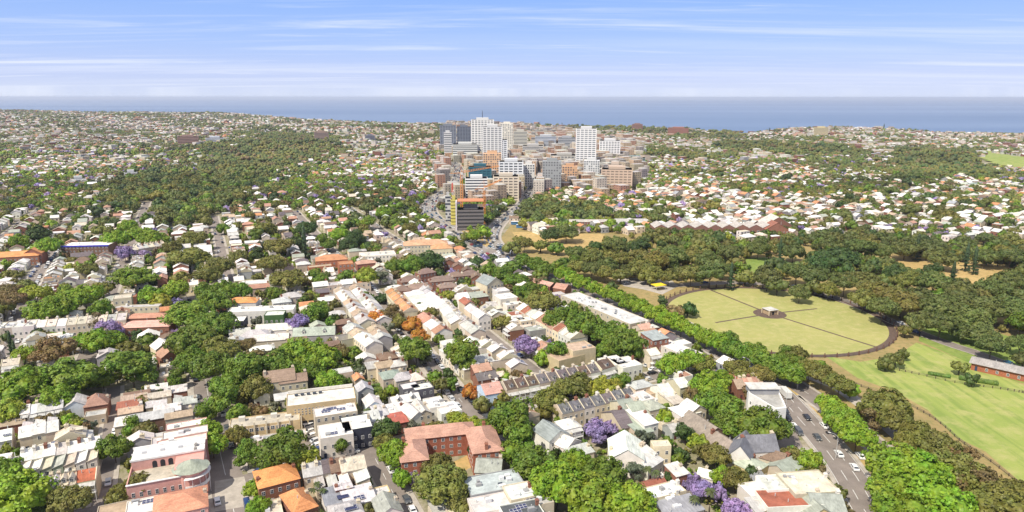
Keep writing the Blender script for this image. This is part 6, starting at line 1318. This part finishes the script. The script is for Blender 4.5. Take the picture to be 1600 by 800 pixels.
def car(x, y, ang, detail=True, c=None, own=None, van=False):
    if NC[0] >= 295: return
    NC[0] += 1; nm, cc = c or q.choice(CC_); van = van or q.random() < .12; B_, G_, Wh, Hd, L, W = VANM if van else CARM; z = zr(x, y) + .05 - (0 if y < 900 else -.05)
    root = empty('car' if not van else 'van', (x, y, z), ang); link('body', B_, root, (0,0,0), 0, cc); link('windows', G_, root)
    if detail:
        for a in (-1, 1):
            for b in (-1, 1): link('wheel', Wh, root, (a*L*.31, b*(W/2-.10), .33))
        for b in (-1, 1): link('headlight', Hd, root, (L/2, b*.6, .68))
    reg(root, '%s %s' % (nm, 'van' if van else 'car'), x, y, 1, 'van' if van else 'car', 'cars on the streets', own)
def along(pts, u, v):
    x, y = P(u, v); a = np.array(pts); i = int(np.argmin((a[:,0]-x)**2+(a[:,1]-y)**2)); i = min(i, len(pts)-2); return x, y, math.atan2(pts[i+1][1]-pts[i][1], pts[i+1][0]-pts[i][0])
AV = ROADS[0][0]; CD = {'w':('white',(0.75,0.75,0.74)),'k':('black',(0.02,0.02,0.025)),'s':('silver',(.5,.51,.52)),'g':('dark grey',(.08,.085,.09)),'b':('dark blue',(.02,.05,.16))}
for (u, v, c, fl) in ((1261,654,'k',1),(1288,667,'w',1),(1277,685,'g',1),(1311,711,'w',0),(1335,732,'w',0),(1344,714,'w',0),(1228,645,'k',1),(1232,655,'k',1),(1241,668,'w',1),(1248,677,'g',1)):
    x, y, a = along(AV, u, v); car(x, y, a+(math.pi if fl else 0), True, CD[c])
def truck(u, v, pts, own, w=2.4, L=8.5, col=(0.62,0.62,0.60), name='truck', bus=False):
    x, y, a = along(pts, u, v); root = empty(name, (x, y, .06), a)
    m = MB(); m.box(-L/2, L/2-(0 if bus else 2.0), -w/2, w/2, .7, 3.2, bottom=True); m.build('cargo_box' if not bus else 'body', M_CAR, root, color=col)
    if not bus: m = MB(); m.box(L/2-1.9, L/2, -w/2+.08, w/2-.08, .55, 2.4, bottom=True); m.build('cab', M_CAR, root, color=(0.7,0.7,0.7)); m = MB(); m.box(L/2, L/2+.02, -w/2+.2, w/2-.2, 1.5, 2.2); m.build('windscreen', M_GLASS, root)
    else:
        m = MB()
        for s in (-1, 1):
            for i in range(8): m.box(-L/2+.4+i*(L-.6)/8, -L/2+.25+(i+.85)*(L-.6)/8, s*w/2-.015, s*w/2+.015, 1.6, 2.6)
        m.box(L/2-.01, L/2+.015, -w/2+.15, w/2-.15, 1.2, 2.7); m.build('windows', M_GLASS, root); m = MB(); m.box(-L/2+.05,L/2-.05,-w/2-.012,w/2+.012,.72,1.15); m.build('stripe', M_TRIM, root, color=(0.05,0.16,0.45))
    for i in (-L*.33, L*.36):
        for s in (-1, 1): link('wheel', CARM[2], root, (i, s*(w/2-.12), .42), 0, None, (1.3,1.1,1.3))
    reg(root, '', x, y, 1.5, 'bus' if bus else 'truck', None, own)
truck(1226, 618, AV, 'pale grey box truck on the avenue beside the white wedge building')
cands = []
for (pts, w, arr, foot, name, lift, cars) in ROADS:
    dens = {'avenue': .10, 'park_carriageway': .06, 'expressway': .36, 'shopping_road': .4, 'park_drive': .07}.get(name, cars or 0)
    offs = {'avenue': (-3.8,-.2,3.6), 'park_carriageway': (-2,2), 'expressway': (-7,-4.2,-1.4,1.4,4.2,7), 'shopping_road': (-4,-1.2,1.2,4), 'park_drive': (-1.6,1.6)}.get(name, (-w/2+1.1, w/2-1.1))
    for o in offs:
        if w < 6 and o > 0 and name not in ('park_drive',): continue
        q_ = offset(pts, o); i = 2
        while i < len(pts)-2:
            x, y = q_[i]; u, v = proj(x, y, 0)
            if -20 < u < 1620 and v < 820 and not (name == 'avenue' and v > 600) and y < 1250 and q.random() < dens and (name in ('expressway','shopping_road') or not near_road(x, y, [k for k in range(len(ROADS)) if ROADS[k][0] is pts][0], 1.5)):
                dx, dy = q_[i+1][0]-q_[i-1][0], q_[i+1][1]-q_[i-1][1]; cands.append((y, x, math.atan2(dy, dx)+(math.pi if o < 0 else 0)))
            i += 3 if y < 1000 else 2
for k in range(26):
    x, y = P(*q.choice([(722+k*2.2,395+q.random()*8),(730+k*2.2,402+q.random()*6)])); cands.append((y, x, GA+math.pi/2))
for k in range(5): x, y = P(868+k*9, 415+k*1.5); cands.append((y, x, GA))
for (u, v) in ((484,668),(487,675),(490,682),(495,690),(498,697),(501,703),(960,566),(968,572),(1012,572),(1020,578),(1000,565),(978,443)): x, y = P(u, v); cands.append((y, x, GA+.3))
farcars = MB()
for y, x, a in sorted(cands):
    if NC[0] < 290: car(x, y, a, y < 420); continue
    c = q.choice(CC_)[1]; z = zr(x, y)+.05; ca, sa = math.cos(a), math.sin(a)
    def T2(p): return [(x+i*ca-j*sa, y+i*sa+j*ca, z+k) for i, j, k in p]
    farcars.add(T2([(-2.2,-.9,.3),(2.2,-.9,.3),(2.2,.9,.3),(-2.2,.9,.3),(-2.2,-.9,.95),(2.2,-.9,.85),(2.2,.9,.85),(-2.2,.9,.95)]), [(0,1,5,4),(1,2,6,5),(2,3,7,6),(3,0,4,7),(4,5,6,7)], 0, c)
    b0 = T2([(-1.9,-.85,.95),(1.2,-.85,.9),(1.2,.85,.9),(-1.9,.85,.95),(-1.4,-.7,1.45),(.5,-.7,1.45),(.5,.7,1.45),(-1.4,.7,1.45)]); farcars.add(b0, [(0,1,5,4),(1,2,6,5),(2,3,7,6),(3,0,4,7)], 0, (.03,.035,.04)); farcars.add(b0[4:], [(0,1,2,3)], 0, c)
o = farcars.build('distant_cars', mat('far_car_paint', 'attr', .3, .5)); o['kind'] = 'stuff'
# buses beside the depot
for k in range(11):
    x, y = P(808+k*8.2, 351+(k%2)*5); root = empty('bus', (x, y, .05), GA*0+R(4+q.uniform(-3,3))); L, w = 11.5, 2.5
    m = MB(); m.box(-L/2,L/2,-w/2,w/2,.4,3.1,bottom=True); m.build('body', M_CAR, root, color=q.choice([(0.05,0.12,0.42),(0.72,0.73,0.75),(0.08,0.25,0.5)])); m = MB(); m.box(-L/2+.2,L/2-.3,-w/2-.02,-w/2,1.5,2.5); m.box(L/2,L/2+.02,-w/2+.2,w/2-.2,1.2,2.6); m.build('windows', M_GLASS, root)
    m = MB(); m.box(-L/2+.1,L/2-.1,-w/2+.1,w/2-.1,3.1,3.2); m.build('roof_panel', M_WHITE, root); reg(root, 'parked city bus', x, y, 2, 'bus', 'buses parked left of the depot')
# ---------------------------------------------------------------- small things
def post_mesh():
    m = MB(); m.tube((0,0,0),(0,0,1.0),.42,.36,8); m.tube((0,0,1.0),(0,0,2.0),.36,.22,8); m.tube((0,0,2.0),(0,0,2.35),.30,.05,8); return m.mesh('brick_pier', M_BRICK)
pm = post_mesh()
for i in range(64):
    a = 2*math.pi*i/64+.03; x, y = OC[0]+(OR+.2)*math.cos(a), OC[1]+(OR+.2)*math.sin(a); o = link('brick_pier', pm, None, (x, y, .02), 0, (0.13,0.075,0.055)); reg(o, 'small dark brick fence pier', x, y, 1, 'pier', 'piers round the lawn')
m = MB()
fr = MB(); n = 192
for z in (.5, 1.1): 
    for i in range(n):
        a, b = 2*math.pi*i/n, 2*math.pi*(i+1)/n; fr.tube((OC[0]+(OR+.2)*math.cos(a),OC[1]+(OR+.2)*math.sin(a),z),(OC[0]+(OR+.2)*math.cos(b),OC[1]+(OR+.2)*math.sin(b),z),.06,.06,4,cap=False)
o = fr.build('ring_railing', M_IRON); reg(o, '', *OC, 1, 'fence', own='low dark railing running all round the circular lawn')
def fence(pts, name, own, h=1.1, col=(0.10,0.08,0.06)):
    p = resample(smooth([P(*a) for a in pts]), 2.5); root = empty(name, (p[0][0], p[0][1], 0)); m = MB(); b = MB()
    for i, a in enumerate(p):
        x, y = a[0]-p[0][0], a[1]-p[0][1]; m.box(x-.12,x+.12,y-.12,y+.12,0,h)
        if i: 
            x0, y0 = p[i-1][0]-p[0][0], p[i-1][1]-p[0][1]
            for z in (h*.5, h*.9): b.tube((x0,y0,z),(x,y,z),.07,.07,4,cap=False)
    k = m.build('fence_posts', M_TRIM, root, color=col); k['kind'] = 'stuff'; b.build('rail', M_TRIM, root, color=col); c = p[len(p)//2]; reg(root, '', c[0], c[1], 1, 'fence', own=own)
fence([(1372,572),(1400,578),(1440,586),(1500,600),(1560,607),(1600,614)], 'post_and_rail_fence', 'dark fence crossing the meadow below the round lawn'); fence([(1335,600),(1395,622),(1440,642),(1475,665),(1502,692),(1540,715),(1600,762)], 'post_and_rail_fence', 'dark curving fence between the roadside trees and the meadow')
def hedge(u0, v0, u1, v1, wd, h, own):
    a, b = P(u0,v0), P(u1,v1); L = math.dist(a,b); n = int(L*1.6); it = []; qq = np.random.RandomState(int(u0)); V=[];F=[];n0=0; iv, jf = ICO[1]
    for i in range(n):
        for j in range(max(1,int(wd*1.2))):
            c = np.array([L*i/n-L/2, (j/max(1,int(wd*1.2)))*wd-wd/2, h*.5]); V.append(c+iv*np.array([.6,.6,h*.55])*(1+(qq.rand(len(iv),1)-.5)*.3)); F.append(jf+n0); n0 += len(iv)
    me = pymesh('clipped_hedge', np.concatenate(V), np.concatenate(F), M_LEAF); o = link('clipped_hedge', me, None, ((a[0]+b[0])/2,(a[1]+b[1])/2,0), math.atan2(b[1]-a[1],b[0]-a[0]), (0.10,0.17,0.03)); reg(o, '', (a[0]+b[0])/2, (a[1]+b[1])/2, 1, 'hedge', own=own)
for k in range(4): hedge(523+k*3,545+k*6,566+k*3,538+k*6,1.6,2.2,['rear clipped hedge of the four parallel garden hedges','second clipped hedge from the back in the walled garden','third clipped hedge from the back in the walled garden','front clipped hedge of the four parallel garden hedges'][k])
for k in range(3): hedge(584,608+k*6,606,604+k*6,1.8,2.2,['rear of three small hedges left of the charcoal town house','middle of three small hedges left of the charcoal town house','front of three small hedges left of the charcoal town house'][k])
hedge(1452,584,1486,590,2.0,1.4,'left low dark hedge along the meadow fence'); hedge(1500,592,1560,601,2.2,1.8,'long dark hedge along the meadow fence by the pavilion')
hedge(1120,762,1150,748,3.0,2.0,'bright clipped garden hedge in front of the yellow walled cottage')
def pool():
    x, y = P(526,524); root = empty('swimming_pool', (x, y, 0), GA); m = MB(); m.box(-5,5,-2.2,2.2,0,.25); m.build('pool_surround', M_WHITE, root); m = MB(); m.box(-2.8,1.2,-1.2,1.2,.25,.262); m.build('pool_water', mat('pool_water', (0.05,0.42,0.62), .1, .6), root); reg(root, '', x, y, 0, 'pool', own='small turquoise swimming pool right of the long grey green roof')
pool()
def street_lamp(u, v, h=9, own=None, two=True):
    x, y = P(u, v); root = empty('street_lamp', (x, y, 0), R(150)); m = MB(); m.tube((0,0,0),(0,0,h-1),.11,.07,8); m.tube((0,0,h-1),(1.0,0,h-.2),.06,.05,6); m.tube((1.0,0,h-.2),(2.6,0,h),.05,.04,6); m.build('pole', M_TRIM, root, color=(.45,.45,.44))
    m = MB(); m.box(2.3,3.2,-.16,.16,h-.1,h+.08,bottom=True); m.build('lamp_head', M_TRIM, root, color=(.55,.55,.54)); reg(root, 'grey curved arm street lamp', x, y, h/2, 'street lamp', 'street lamps', own)
for (u, v) in ((1404,688),(1246,608),(1170,590),(1306,716),(1228,640),(790,420),(745,372),(700,352)): street_lamp(u, v)
def awning():
    x, y = P(1029,452); root = empty('forecourt_awning', (x, y, 0), GA); m = MB(); m.prism([(-4,-3),(4,-3),(4,3),(-4,3)], 3.0, 3.3); m.build('canopy', M_TRIM, root, color=(0.75,0.55,0.03))
    for a in (-3.5,3.5):
        for b in (-2.5,2.5): MB().tube((a,b,0),(a,b,3),.1,.1,6).build('post', M_TRIM, root, color=(.5,.5,.5))
    reg(root, '', x, y, 3, 'awning', own='bright yellow flat awning on the paved forecourt')
awning()
x, y = P(1325,645); 
def bush_umbrella(): pass
# ---------------------------------------------------------------- the air
hz = MB(); hz.box(-85000, 85000, -600, 61000, -66, CH+14, bottom=True)
hm = bpy.data.materials.new('haze_air'); hm.use_nodes = True; hn = hm.node_tree; hn.nodes.clear(); ho = hn.nodes.new('ShaderNodeOutputMaterial'); hv = hn.nodes.new('ShaderNodeVolumePrincipled')
hv.inputs['Color'].default_value = (0.76, 0.84, 1.0, 1); hv.inputs['Density'].default_value = 0.000042; hv.inputs['Anisotropy'].default_value = 0.1; hn.links.new(hv.outputs[0], ho.inputs['Volume'])
hzo = hz.build('haze', hm); hzo['kind'] = 'stuff'
finish_labels()
print('CANDS', len(cands)); print('things', len(ITEMS), 'cars', NC[0], 'objects', len(bpy.data.objects))
